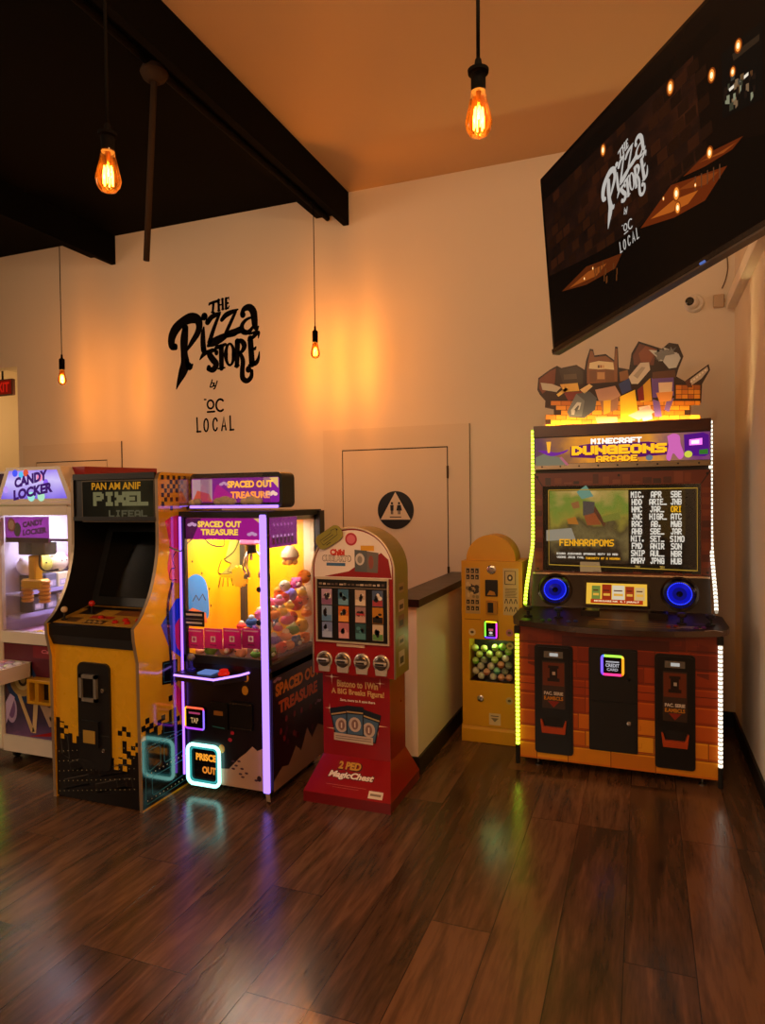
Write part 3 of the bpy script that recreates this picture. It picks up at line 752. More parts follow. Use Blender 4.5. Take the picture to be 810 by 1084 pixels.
b = MB(); f = FY(fy); (ax, az), (bx, bz) = fz(86,811,fy), fz(117,703,fy)
b.slab(f, rrect(ax, az, bx, bz, .035), 0, .014, P('#100f10', .4)); b.box(ax, bx, fy-.016, fy-.012, (az+bz)/2-.10, (az+bz)/2-.097, P('#2a2827', .4))
cd = b.build('coin_door', pc, bevel=.002)
b = MB(); (a0, z0), (a1, z1) = fz(86,741,fy-.014), fz(103.5,715,fy-.014)
for q in ((a0,z0,a1,z0+.018),(a0,z1-.018,a1,z1),(a0,z0,a0+.018,z1),(a1-.018,z0,a1,z1)): b.box(q[0],q[2],fy-.03,fy-.014,q[1],q[3], P('#8d8880', .4, .5))
b.box(a0+.018,a1-.018,fy-.018,fy-.014,z0+.018,z1-.018, P('#050505', .3)); b.build('bill_acceptor', cd, label='grey square bill slot frame')
b = MB(); (a0, z0), (a1, z1) = fz(90.5,785,fy-.014), fz(102.5,773.5,fy-.014); b.box(a0-.02,a1+.02,fy-.026,fy-.014,z0-.02,z1+.05,BLACK); b.box(a0,a1,fy-.03,fy-.02,z0,z1,P('#a8863a', .35))
b.build('coin_return', cd)
for z in (.62,.30): MB().lathe((bx-.04, fy-.014, z), [(.011,0),(.011,.008),(.006,.009)], CHROME, 14, 'Y').build('door_lock', cd)
# control shelf
b = MB(); b.slab(F((px0+.02,0,0),(0,1,0),(0,0,1)), [(2.825,.845),(2.80,.90),(2.797,.958),(2.81,.962),(3.10,1.02),(3.10,.845)], 0, px1-px0-.04, P('#0d0c0c', .35)); b.build('control_shelf', pc)
cf = F((px0+.02, 2.81, .962), (1,0,0), Vector((0,.29,.058)).normalized()); CWd = px1-px0-.04
b = MB(); b.slab(cf, [(.01,.01),(CWd-.01,.01),(CWd-.01,.275),(.01,.275)], 0, .003, P('#a87f2e', .4))
f4 = F(cf(0,0,.003), cf.u, cf.v)
for a, z, w2, h2, c in ((.05,.03,.10,.06,'#5a4020'),(.20,.02,.14,.05,'#3a2c18'),(.18,.09,.16,.04,'#a03018'),(.30,.15,.2,.10,'#7a4a22'),(.06,.14,.12,.08,'#2a201a'),(.02,.22,.5,.04,'#15110e')): b.rect(f4, a, z, a+w2, z+h2, P(c, .4), 1)
for i in range(7): b.rect(f4, .2+i*.018, .025+(i%2)*.01, .21+i*.018, .05+(i%2)*.01, P('#c9a25a', .4), 2)
b.build('control_overlay', pc)
for a, z in ((.05,.05),(.14,.16)):
    b = MB(); p_ = cf(a, z, .003); b.lathe(p_, [(.018,0),(.018,.004),(.006,.006),(.006,.045)], BLACK, 14); b.sph(p_+Vector((0,0,.055)), .018, P('#c9b08a' if a < .1 else '#b5221a', .25), 16); b.build('joystick', pc)
for a, z in ((.26,.10),(.40,.05),(.44,.085),(.48,.05),(.52,.09)):
    b = MB(); b.lathe(cf(a, z, .003), [(.017,0),(.017,.006),(.013,.008),(.013,.013),(.009,.015)], P('#b5221a', .3), 16); b.build('push_button', pc)
b = MB(); sf = F((px0+.02, 3.10, 1.02), (1,0,0), Vector((0,.16,.47)).normalized())
b.slab(sf, [(0,0),(CWd,0),(CWd,.50),(0,.50)], -.02, 0, BLACK); b.slab(sf, [(.05,.05),(CWd-.05,.05),(CWd-.05,.44),(.05,.44)], 0, .004, P('#030303', .12, noise=0))
b.build('monitor', pc, label='black switched-off screen')
b = MB(); mf = FY(2.998); (a0, z0), (a1, z1) = fz(88,552,2.998), fz(163,513,2.998); z1 = 1.735
b.box(px0+.02, px1-.02, 2.998, 3.012, 1.52, 1.763, BLACK)
b.rect(mf, a0, z0, a1, z1, ramp_emit('marquee_dim', [(0,'#17140d'),(.4,'#2a2618'),(.7,'#4a4228'),(1,'#2a2416')], 0, -.26, .3, .5, .32, 7), 1)
b.text(mf, "PAN AM ANIF", (a0+a1)/2-.01, z1-.030, .34, .040, E('#d08a1c', .65), 3, .03)
b.pix(mf, 'PIXEL', (a0+a1)/2+.02, (z0+z1)/2+.012, .37, .066, E('#8d8358', .5), 3, .006)
b.pix(mf, 'LIFEAL', (a0+a1)/2+.07, z0+.044, .26, .034, E('#6a6248', .45), 3, .002)
b.line(mf, [(a0,z0),(a1,z0),(a1,z1),(a0,z1),(a0,z0)], .008, P('#5a5040', .4, .5), 4)
b.build('marquee', pc)
b = MB(); b.box(px0+.02, px1-.02, 2.985, 3.0, 1.742, 1.775, BLACK); b.box(px0+.02, px1-.02, 2.985, 3.0, 1.512, 1.535, BLACK); b.build('marquee_retainer', pc)

# ------------------------------------------------------------------ prize grabber with violet light bars
sx0, sx1, sy0, sy1 = -2.412, -1.852, 3.14, 3.775
sp = thing('claw_machine', ((sx0+sx1)/2, 3.45, 0), 'prize grabber machine with violet light bars and a yellow lit inside', 'claw machine')
MAR = P('#2a0a1e', .35); MAG = '#a8128a'
b = MB(); b.box(sx0, sx1, sy0+.02, sy1, .05, .74, P('#100a10', .35), .006); b.build('lower_cabinet', sp)
b = MB()
for x, y in ((sx0,sy0),(sx1-.035,sy0),(sx0,sy1-.03),(sx1-.03,sy1-.03)): b.box(x, x+.03, y, y+.03, .72, 1.545, BLACK)
b.box(sx0, sx1, sy0, sy0+.03, .72, .765, BLACK); b.box(sx1-.03, sx1, sy0, sy1, .66, .70, BLACK)
b.box(sx0-.002, sx1+.004, sy0-.004, sy1+.004, 1.525, 1.558, BLACK); b.box(sx1-.006, sx1+.02, sy1-.05, sy1+.015, 1.3, 1.55, BLACK)
b.build('window_frame', sp, bevel=.002)
# inside: yellow back with drawn figure, floor, pale left wall
ib = sy1-.035; b = MB(); b.box(sx0+.03, sx1-.10, ib, ib+.02, .74, 1.525, P('#f2ab04', .5, noise=.03)); fi = FY(ib)
b.box(sx0+.005, sx0+.02, sy0+.03, ib, .74, 1.525, P('#f2ab04', .5, noise=.03))
fi = FX(sx0+.02)
def I(x, y): return side_px(170+x/4.5, 490+y/4.5, sx0+.02)
INK = P('#1c1608', .5)
for q in ([(40,400),(95,420),(130,380),(175,340)],[(200,350),(240,390),(300,395),(300,350)],[(290,460),(275,525),(330,530)],[(300,460),(350,420),(380,350)],[(285,545),(275,595)],[(300,548),(295,590)],[(318,548),(320,590)],[(335,545),(345,585)],[(352,540),(366,575)]):
    b.line(fi, spline([I(*p) for p in q], 5), .009, INK, 2)
b.flat(fi, [I(330,370),I(395,365),I(380,560),I(365,530),I(290,528),I(340,480),I(305,465)], P('#8d8a3c', .5), 1); b.line(fi, [I(305,465),I(335,480),I(318,520),I(340,522)], .008, INK, 2)
b.flat(fi, spline([I(115,640),I(118,570),I(165,530),I(212,560),I(228,650),I(220,745),I(115,745),I(115,640)], 5)[:-1], P('#2a86d8', .5), 1)
b.line(fi, [I(152,660),I(168,630),I(182,655),I(200,625),I(214,655)], .008, INK, 2); b.flat(fi, [I(115,720),I(150,690),I(215,715),I(222,760),I(115,760)], P('#e8743c', .5), 2)
for x, y in ((196,526),(232,600),(240,680),(150,470)): b.ell(fi, *I(x,y), .007, .007, INK, 2, 8)
b.build('back_wall', sp, label='yellow inner walls with a line drawing')
b = MB(); b.box(sx0+.02, sx0+.055, ib-.03, ib, .74, 1.525, P('#3a3430', .4)); b.box(sx1-.10, sx1-.03, ib, ib+.02, .74, 1.525, P('#d8c8a8', .5)); b.box(sx0+.02, sx1-.03, sy0+.03, ib, .735, .745, P('#3a1030', .5)); b.box(sx0+.02, sx1-.03, sy0+.03, ib, 1.50, 1.525, P('#cfc9bc', .5)); b.build('inner_shell', sp)
b = MB(); led(b, [(sx0+.05, sy0+.05, 1.49), (sx1-.08, sy0+.05, 1.49)], .006, '#fff0d0', 18); b.build('inner_lamp', sp)
L = light('inner_light', 'AREA', (0,0,0), 14, (1, .90, .72), .35, None, .3); L.parent = sp; L.location = Vector((sx0+.26, sy0+.33, 1.495)) - ORG[sp.name]
# panes
b = MB(); b.box(sx0+.03, sx1-.035, sy0+.008, sy0+.013, .765, 1.525, glass()); b.build('front_pane', sp)
b = MB(); b.box(sx1-.014, sx1-.009, sy0+.03, sy1-.03, .70, 1.525, glass()); b.build('side_pane', sp)
# header picture in the front window
b = MB(); fr = FY(sy0+.016); (a0, z0), (a1, z1) = fz(194,571,sy0), fz(279,549,sy0)
b.box(a0, a1, sy0+.016, sy0+.020, z0, z1, E('#b0188e', .75)); b.flat(fr, [(a0,z1-.0),(a0+.11,z1),(a0+.05,z0),(a0,z0)], E('#5c1a52', .6), 1); b.flat(fr, [(a1-.07,z1),(a1,z1),(a1,z1-.05)], E('#f0c878', .8), 1)
b.text(fr, 'SPACED OUT', (a0+a1)/2-.03, z1-.031, .28, .034, E('#ffcf4a', 1.0), 3, .05); b.text(fr, 'TREASURE', (a0+a1)/2-.03, z1-.074, .24, .034, E('#ffcf4a', 1.0), 3, .05)
for cx_, cz_ in ((a0+.05,z1-.035),(a1-.08,z0+.03)):
    for k in range(3): b.ell(fr, cx_+(k-1)*.017, cz_+(.006 if k==1 else 0), .015, .009, E('#e0a8d8', .7), 3, 12)
b.build('header_sign', sp)
b = MB(); fs = FX(sx1-.016); b.box(sx1-.020, sx1-.016, sy0+.05, sy0+.36, 1.36, 1.52, E('#9a1592', .6))
for i in range(6): b.line(fs, [(sy0+.09+i*.04,1.49),(sy0+.10+i*.04,1.475)], .012, E('#d878d0', .8), 2); b.rect(fs, sy0+.075+i*.042, 1.375, sy0+.100+i*.042, 1.415, E('#3a0c3a', .5), 2); b.ell(fs, sy0+.0875+i*.042, 1.42, .008, .008, E('#e8a8e0', .8), 3, 10)
b.build('side_sign', sp)
# claw on its carriage
b = MB(); ca = atY(266, 590, 3.42); cX, cY = ca.x, 3.42
b.box(cX-.05, cX+.05, cY-.05, cY+.05, 1.36, 1.47, P('#d87aa8', .3), .008); b.box(sx0+.03, sx1-.05, cY-.012, cY+.012, 1.47, 1.495, STEEL); b.build('carriage', sp)
b = MB(); b.lathe((cX, cY, 1.31), [(.028,0),(.03,.02),(.03,.05)], BLACK, 18)
for k in range(3):
    a = k*2.09+.4; c_, s2 = math.cos(a), math.sin(a)
    b.tube([(cX+c_*.02, cY+s2*.02, 1.335), (cX+c_*.06, cY+s2*.06, 1.28), (cX+c_*.072, cY+s2*.072, 1.225), (cX+c_*.04, cY+s2*.04, 1.185)], .006, CHROME, 8)
    b.box(cX+c_*.05-.012, cX+c_*.05+.012, cY+s2*.05-.004, cY+s2*.05+.004, 1.165, 1.19, CHROME)
b.tube([(cX, cY, 1.34), (cX, cY, 1.27)], .009, CHROME, 8); b.build('claw', sp)
c2 = atX(300, 595, sx1-.2)
b = MB(); x2, y2 = sx1-.13, 3.62
b.tube([(x2, y2, 1.50), (x2, y2, 1.33)], .008, STEEL, 8); b.lathe((x2, y2, 1.25), [(.035,0),(.055,.025),(.05,.055),(.02,.09)], P('#b89878', .5), 16)
for k in range(5): b.sph((x2+.03*math.cos(k*1.26), y2+.03*math.sin(k*1.26), 1.245), .02, P('#e8a848', .5), 10)
b.build('hanging_prize', sp)
b = MB(); fx_ = fz(255, 610, 3.5); hx_, hz_ = fx_
pts = []
for i in range(25): a = math.radians(-150+i*12.5); r = .055 + (.012 if i % 2 else 0); pts.append((hx_+r*math.cos(a), hz_+r*math.sin(a)))
b.slab(FY(3.5), pts, 0, .02, P('#e8b81c', .5)); b.slab(FY(3.5), [(hx_-.13,hz_+.008),(hx_-.05,hz_+.012),(hx_-.05,hz_-.012),(hx_-.13,hz_-.008)], .005, .015, P('#e8b81c', .5)); b.build('fan_ornament', sp, label='yellow hand-shaped ornament')
# row of price cards inside the glass
for k in range(4):
    a0, zz0 = fz(170+(122+k*90)/4.5, 490+880/4.5, sy0+.03); a1, zz1 = fz(170+(205+k*90)/4.5, 490+792/4.5, sy0+.03)
    b = MB(); b.box(a0, a1, sy0+.024, sy0+.030, zz0, zz1, T('#d0309a')); f_ = FY(sy0+.024); xm = (a0+a1)/2
    b.rect(f_, xm-.016, zz0+.036, xm+.016, zz0+.068, P('#f2dce6', .4), 1); b.ell(f_, xm, zz0+.052, .009, .011, P('#c04a8a', .4), 2, 12); b.rect(f_, a0+.01, zz1-.016, a1-.01, zz1-.009, P('#e8b0d0', .4), 1); b.rect(f_, xm-.022, zz0+.016, xm+.022, zz0+.022, P('#7a0f58', .4), 1)
    b.build('price_card', sp)
b = MB(); (a0,zz0),(a1,zz1) = fz(170+114/4.5,490+775/4.5,sy0+.004), fz(170+207/4.5,490+710/4.5,sy0+.004)
b.box(a0,a1,sy0+.003,sy0+.007,zz0,zz1,P('#0d0b0c', .4)); f_ = FY(sy0+.003)
b.rect(f_, a0+.012, zz1-.024, a1-.012, zz1-.012, P('#c8c0b0', .5), 1); b.rect(f_, a0+.008, (zz0+zz1)/2-.004, a1-.008, (zz0+zz1)/2, P('#8a8478', .5), 1); b.rect(f_, a0+.012, zz0+.014, a1-.012, zz0+.024, P('#c8c0b0', .5), 1)
b.build('notice_card', sp)
for y_ in (624, 659):
    x_, z_ = fz(275, y_, sy0); b = MB(); b.lathe((x_, sy0-.002, z_), [(.014,-.006),(.016,.004),(.013,.012),(.004,.014)], RUBBER, 14, 'Y'); b.build('pane_knob', sp)
# sign box on the roof
b = MB(); t0, t1 = 1.575, 1.765
b.slab(FY(sy0+.24), rrect(sx0-.0, t0, sx1+.035, t1+.004, .03), 0, .14, BLACK); b.build('roof_sign_box', sp, bevel=.003)
b = MB(); f_ = FY(sy0+.10); a0 = sx0+.012; a1 = sx1+.018; z0 = 1.605; z1 = 1.742
b.slab(f_, rrect(a0,z0,a1,z1,.01), 0, .002, E('#8c1e96', .9)); f5 = FY(sy0+.098)
b.rect(f5, a0+.005, z0+.005, a0+.14, z1-.005, E('#c8a0b0', .9), 1); b.flat(f5, [(a0+.005,z0+.005),(a0+.14,z0+.005),(a0+.12,z0+.05),(a0+.04,z0+.07)], E('#e8604a', .8), 2)
b.flat(f5, spline([(a0+.14,z0+.01),(a0+.17,z0+.10),(a0+.22,z0+.075),(a0+.28,z0+.03),(a0+.28,z0+.01),(a0+.14,z0+.01)], 4)[:-1], E('#c81a9c', .8), 1)
b.text(f5, 'SPACED OUT', a0+.385, z1-.036, .29, .039, E('#ffb63c', 1.5), 3, .05); b.text(f5, 'TREASURE', a0+.385, z0+.042, .25, .039, E('#ff9a3c', 1.5), 3, .05)
b.flat(f5, [(a1-.06,z1-.002),(a1-.004,z1-.002),(a1-.004,z1-.06)], E('#f0c070', .9), 2)
for k in range(3): b.ell(f5, a1-.05+k*.014, z0+.045+(.008 if k==1 else 0), .014, .010, E('#ffd0b8', .9), 3, 12); b.ell(f5, a0+.20+k*.018, z1-.035+(.008 if k==1 else 0), .014, .008, E('#e8b0e0', .8), 3, 12)
b.build('roof_sign', sp)
# clear plastic tray hung over the left of the sign, with foam in it
b = MB(); g_ = glass('#fdfaf6', 1.2, .10, 'acrylic'); a1 = sx0+.53; y_ = sy0+.005
b.box(sx0-.002, a1, y_, y_+.003, 1.59, 1.758, g_); b.box(a1-.003, a1, y_, sy0+.095, 1.59, 1.758, g_); b.box(sx0-.002, sx0+.001, y_, sy0+.095, 1.59, 1.758, g_); b.box(sx0-.002, a1, y_, sy0+.095, 1.585, 1.59, g_); b.box(sx0+.14, sx0+.143, y_, sy0+.095, 1.59, 1.758, g_)
b.build('acrylic_tray', sp, label='clear plastic tray in front of the roof sign')
for k, (x, z, r) in enumerate(((.20,1.612,.024),(.235,1.617,.028),(.27,1.612,.022),(.345,1.612,.02),(.38,1.617,.025),(.415,1.611,.02),(.05,1.608,.018),(.08,1.612,.02))): MB().sph((sx0+x*1.15, sy0+.045, z), r, P('#f0ece6', .7), 12, (1.5,.9,.9)).build('foam_piece', sp)
# light bars
b = MB(); led(b, [(sx0+.01, sy0+.088, 1.583), (sx1+.015, sy0+.088, 1.583)], .008, '#9a70ff', 2.6); b.build('light_bar', sp, label='violet light bar under the roof sign')
b = MB(); b.box(sx1-.045, sx1-.005, sy0-.012, sy0+.004, .055, 1.54, E('#a47cff', 1.9), .005); b.build('light_bar', sp, label='wide violet light bar on the front corner')
b = MB(); led(b, [(sx0+.008, sy0-.006, .09), (sx0+.008, sy0-.006, 1.53)], .0065, '#9a62ff', 2.4); b.build('light_bar', sp, label='thin violet light bar up the front edge')
# lower front
b = MB(); fr = FY(sy0+.012); b.box(sx0+.02, sx1-.045, sy0+.012, sy0+.022, .055, .735, P('#16090f', .3))
sand = P('#b8937a', .45); q = [(sx0+.02,.055),(sx1-.046,.055),(sx1-.046,.29),(sx1-.09,.27),(sx1-.12,.29),(sx1-.16,.25),(sx1-.20,.22),(sx1-.24,.18),(sx1-.27,.15),(sx1-.32,.145),(sx1-.36,.11),(sx0+.02,.07)]
b.flat(fr, q, sand, 1); rnd = random.Random(2)
for i in range(9): b.ell(fr, sx1-.09-rnd.random()*.16, .10+rnd.random()*.1, .012, .006, P('#4a2a3a', .4), 2, 8)
for x, z in ((.13,.395),(.19,.39),(.255,.37),(.315,.35),(.30,.31),(.07,.42)): b.ell(fr, sx0+x, z, .013, .011, P('#b02238', .35), 2, 12)
for x, z in ((.245,.255),(.405,.66)): b.ell(fr, sx0+x, z-.0, .02, .024, P('#c98a1c', .35), 2, 16)
b.ell(fr, sx0+.40, .59, .02, .025, P('#b8801c', .35), 2, 16); b.ell(fr, sx1-.08, .12, .014, .016, P('#2a1a22', .35), 2, 14)
b.build('front_panel', sp)
b = MB(); fr = FX(sx1+.002); b.box(sx1, sx1+.002, sy0+.02, sy1, .055, .665, P('#1a0812', .3))
b.text(fr, 'SPACED OUT', (sy0+sy1)/2-.0, .59, .53, .07, P('#c8781c', .35), 2, .05); b.text(fr, 'TREASURE', (sy0+sy1)/2-.0, .49, .47, .07, P('#b5541c', .35), 2, .05)
q = [(sy0+.02,.055),(sy1,.055),(sy1,.22),(sy1-.08,.26),(sy1-.16,.20),(sy1-.22,.28),(sy1-.30,.17),(sy1-.36,.22),(sy1-.45,.14),(sy1-.52,.16),(sy0+.02,.11)]; b.flat(fr, q, P('#8a6a58', .45), 1)
rnd = random.Random(4)
for i in range(16): b.ell(fr, sy0+.06+rnd.random()*.5, .26+rnd.random()*.16, .014, .018, P(rnd.choice(('#6a1626','#4a1030','#7a2030')), .35), 2, 10)
for k in range(3): b.ell(fr, sy0+.05+k*.025, .645+(.006 if k==1 else 0), .02, .009, P('#9a7a9a', .4), 2, 10); b.ell(fr, sy1-.10+k*.025, .39+(.006 if k==1 else 0), .02, .009, P('#9a7a9a', .4), 2, 10)
b.build('side_panel', sp, label='dark maroon side panel with orange lettering')
b = MB(); po = [(sx0+.05, .655), (sx0+.30, .635), (sx0+.35, .705), (sx0+.44, .70)]
b.slab(F((0,0,.70),(1,0,0),(0,1,0)), [(sx0+.05,sy0+.02),(sx0+.035,sy0-.11),(sx0+.30,sy0-.13),(sx0+.39,sy0-.02),(sx0+.42,sy0+.02)], -.055, -.012, P('#0d080c', .3)); b.build('control_shelf', sp, bevel=.004)
b = MB(); led(b, [(sx0+.05,sy0+.01,.682),(sx0+.035,sy0-.112,.675),(sx0+.30,sy0-.132,.675),(sx0+.39,sy0-.022,.68),(sx0+.43,sy0+.01,.69)], .006, '#b183ff', 2.2); b.build('light_bar', sp, label='violet light bar around the control shelf')
b = MB(); b.lathe((sx0+.10, sy0-.05, .688), [(.022,0),(.024,.012),(.010,.016),(.008,.055)], P('#2a2ab8', .3), 16); b.sph((sx0+.10, sy0-.05, .762), .021, P('#6a6060', .3), 16); b.build('joystick', sp)
b = MB(); b.box(sx0+.17, sx0+.26, sy0-.10, sy0-.02, .688, .698, E('#7a9ae8', .6), .004); b.build('control_display', sp)
b = MB(); b.lathe((sx0+.315, sy0-.06, .688), [(.03,0),(.03,.01),(.024,.014),(.023,.026),(.01,.03)], E('#e81c10', .7), 20); b.build('push_button', sp, label='round red button')
b = MB(); (a0,z0),(a1,z1) = fz(196.5,770.5,sy0), fz(217.5,749,sy0); f_ = FY(sy0-.008); b.slab(FY(sy0+.012), rrect(a0,z0,a1,z1,.012), 0, .02, BLACKG)
cols = ['#ffb020','#ff8a20','#ff5a3a','#e03aa0','#a03ae0','#6a4aff','#8a6aff','#e0a0a0']; rp = rrect(a0+.006,z0+.006,a1-.006,z1-.006,.01,4); n = len(rp)
for i in range(n): b.line(f_, [rp[i], rp[(i+1)%n]], .011, E(cols[int((1-(((rp[i][0]-a0)/(a1-a0))*.5 + (1-(rp[i][1]-z0)/(z1-z0))*.5))*0 + (((rp[i][0]-a0)/(a1-a0))*.4 + (1-(rp[i][1]-z0)/(z1-z0))*.6)*7)], 1.6), 2)
b.text(f_, 'TAP', (a0+a1)/2, (z0+z1)/2-.012, .05, .03, E('#d8a870', .7), 2, .02); b.rect(f_, a0+.03, z1-.04, a1-.03, z1-.03, E('#c84878', .6), 2); b.build('card_reader', sp, label='square card reader with a glowing rainbow rim')
for k, (xa, xb) in enumerate(((222,241),(243,267))):
    (a0,z0),(a1,z1) = fz(xa,772,sy0), fz(xb,745,sy0); b = MB(); b.slab(FY(sy0+.012), rrect(a0,z0,a1,z1,.012), 0, .014, P('#0a090a', .3))
    if k == 0: b.rect(FY(sy0-.002), a0+.03, z1-.07, a1-.03, z1-.045, P('#8a5a20', .35), 1); b.line(FY(sy0-.002), [(a0+.02,z0+.02),(a1-.02,z0+.015)], .006, P('#2a6a70', .3), 1)
    else:
        for i in range(8): b.ell(FY(sy0-.002), a0+.012+i*(a1-a0-.024)/7, z0+.01, .003, .003, CHROME, 1, 8); b.ell(FY(sy0-.002), a0+.012+i*(a1-a0-.024)/7, z1-.01, .003, .003, CHROME, 1, 8)
    b.build('coin_plate', sp)
b = MB(); (a0,z0),(a1,z1) = fz(198.5,829,sy0), fz(233.5,790,sy0); b.slab(FY(sy0+.014), rrect(a0+.01,z0+.01,a1-.01,z1-.01,.03), 0, .006, P('#120a10', .2)); f_ = FY(sy0+.007)
b.text(f_, 'PRISCE', (a0+a1)/2+.012, (z0+z1)/2+.04, .135, .040, E('#ffa02c', 1.0), 2, .05); b.text(f_, 'OUT', (a0+a1)/2+.03, (z0+z1)/2-.03, .09, .040, E('#e8862c', .9), 2, .05)
pdoor = b.build('prize_door', sp)
b = MB(); rp = rrect(a0+.008,z0+.008,a1-.008,z1-.008,.035,6); b.tube([(x, sy0-.004, z) for x, z in rp], .010, E('#a8fff0', 2.4), 10, True); b.build('light_loop', pdoor, label='glowing teal rim')
b = MB(); rp = rrect(a0+.026,z0+.026,a1-.026,z1-.026,.025,6); b.tube([(x, sy0-.001, z) for x, z in rp], .005, E('#2fa0a0', 1.0), 8, True); b.build('inner_loop', pdoor)
for x, y in ((sx0+.06,sy0+.06),(sx1-.06,sy0+.06),(sx0+.06,sy1-.06),(sx1-.06,sy1-.06)):
    b = MB(); b.lathe((x-.014, y, .028), [(.028,0),(.028,.028)], RUBBER, 16, 'X'); b.box(x-.018, x+.018, y-.015, y+.015, .045, .062, STEEL); b.build('caster', sp)
b = MB(); tf = F((sx1-.03, sy0+.01, .005), (.8,-.4,.1), (0,-.25,1)); b.slab(tf, [(-.01,0),(.035,.005),(.04,.05),(-.005,.045)], 0, .002, P('#b89a78', .6)); b.build('paper_tag', sp)

# the heap of soft toys, each its own thing
def plush(kind, c, c2):
    b = MB(); r = .0335
    if kind == 'ball': b.sph((0,0,r), r, P(c, .8), 14); b.line(F((0,-r*.98,r*1.3),(1,0,0),(0,0,1)), [(-.012,0),(0,-.006),(.012,0)], .005, P('#1a1412', .6), 1)
    elif kind == 'cub':
        b.sph((0,0,r), r, P(c, .8), 14)
        for s_ in (-1, 1): b.sph((s_*.021, 0, r*1.66), .012, P(c, .8), 10)
        b.sph((0,-r*.8,r*.8), .014, P(c2, .8), 10)
        for s_ in (-1, 1): b.sph((s_*.012,-r*.88,r*1.25), .0045, P('#120d0c', .3), 8)
    else:
        b.sph((0,0,r*.72), r, P(c, .8), 14, (1,1,.68)); b.sph((0,0,r*1.35), r*.55, P(c2, .8), 12)
    return b.build('plush_toy', origin=(0,0,0))
PC = [('orange','#f08a28','#ffe0b0'),('yellow','#f2c230','#fff0c0'),('pink','#e86aa8','#ffd8e8'),('red','#d8382c','#ffd0c0'),('violet','#7a62c8','#d8d0f0'),('white','#e8dccb','#d8a078'),('green','#6a9a3c','#e8f0c0'),('blue','#3c6ac0','#d0e0f8'),('peach','#f0a078','#fff0e0')]
KIND = {'ball': 'round', 'cub': 'eared', 'bun': 'domed'}
protos = {}
rnd = random.Random(12); used = []
for n_ in range(230):
    best = None; kd = rnd.choice(('ball', 'cub', 'bun')); sc_ = rnd.choice((.86, 1.0, 1.0, 1.12, 1.25)); R_ = .0345*sc_ + (.004 if kd == 'cub' else 0)
    for _ in range(40):
        x = rnd.uniform(sx0+.022+R_, sx1-.020-R_); y = rnd.uniform(sy0+.034+R_, ib-.008-R_)
        if x < sx0+.06+R_ and y > ib-.035-R_: continue
        hgt = .845 + .37*min(1, max(0, (x-sx0-.16)/.34)) * (.50+.50*min(1, (y-sy0)/.40))
        z = .746
        for (qx, qy, qz, qr, *_r) in used:
            dd = (x-qx)**2 + (y-qy)**2; rr = (R_+qr)*1.05
            if dd < rr*rr: z = max(z, qz + math.sqrt(rr*rr-dd) + .0005 + qr - R_)
        if z + 2*R_ < hgt and (best is None or z - (hgt-.8) < best[0]): best = (z - (hgt-.8), x, y, z)
    if best: used.append((best[1], best[2], best[3], R_, kd, sc_))
# those the windows and the top of the heap show
def buried(q):
    x, y, z, r = q[:4]
    if x > sx1-.12 or y < sy0+.12: return False
    return sum(1 for p in used if p[2] > z+.02 and (p[0]-x)**2+(p[1]-y)**2 < .004) >= 2
for x, y, z, R_, kd, sc_ in [q for q in used if not buried(q)]:
    nm, c, c2 = rnd.choice(PC); lab = f'{nm} {KIND[kd]} plush toy in the heap inside the violet-lit prize grabber'
    if (nm, kd) not in protos: o = plush(kd, c, c2); protos[nm, kd] = o
    else: o = protos[nm, kd].copy(); COL.objects.link(o)
    tag(o, lab, 'soft toy', f'{nm} {KIND[kd]} plush toys in the prize grabber')
    o.location = (x, y, z); o.scale = (sc_, sc_, sc_); o.rotation_euler = (rnd.uniform(-.08,.08), rnd.uniform(-.08,.08), rnd.uniform(-.5,1.6))

# ------------------------------------------------------------------ red card dispenser
rx0, rx1, ry = -1.672, -1.203, 3.30
rc = thing('card_machine', (-1.46, 3.45, 0), 'red card dispenser with an arched white top and a flared foot', 'vending machine')
RED = P('#920b14', .3, coat=.3); RED2 = P('#720a12', .3, coat=.2); SILV = P('#d8c8ae', .3, .4)
CMET = P('#cfc8bc', .25, .45)
def foot(b, pts0, z0, pts1, z1, m):
    v = [(x, y, z0) for x, y in pts0] + [(x, y, z1) for x, y in pts1]
    b.add(v, [(3,2,1,0),(4,5,6,7),(0,1,5,4),(1,2,6,5),(2,3,7,6),(3,0,4,7)], m)
cx0, cx1 = -1.655, -1.262; cyf = 3.375
B0 = [(-1.712,3.235),(-1.212,3.235),(-1.212,3.715),(-1.712,3.715)]; B1 = [(cx0,cyf),(cx1,cyf),(cx1,3.62),(cx0,3.62)]
b = MB(); foot(b, B0, 0, B0, .055, RED2); foot(b, [(x, y) for x, y in B0], .055, B1, .215, RED)
kv = Vector((0, cyf-3.235, .16)); kf = F((-1.462, 3.235, .055), (1,0,0), kv.normalized()); kl = kv.length
b.text(kf, '2 PED', -.02, kl*.76, .13, .042, P('#c99a3a', .35), 3, .05); b.text(kf, '2 PED', -.018, kl*.76-.002, .14, .048, P('#3a2018', .35), 2, .07)
b.text(kf, 'MagicChest', 0.0, kl*.50, .27, .050, P('#1a0a0a', .35), 2, .09, .25); b.text(kf, 'MagicChest', 0.0, kl*.50, .262, .044, P('#f0e6da', .35), 3, .045, .25)
b.rect(kf, -.13, kl*.255, .10, kl*.262, P('#c87a70', .4), 2); b.rect(kf, -.09, kl*.20, .06, kl*.206, P('#c87a70', .4), 2)
b.slab(kf, [(.12,.012),(.20,.012),(.20,.05),(.12,.05)], 0, .001, P('#e0d4c4', .5)); b.rect(F(kf(0,0,.001), kf.u, kf.v), .13,.025,.19,.037, P('#8a7a6a', .5), 1)
b.build('base', rc)
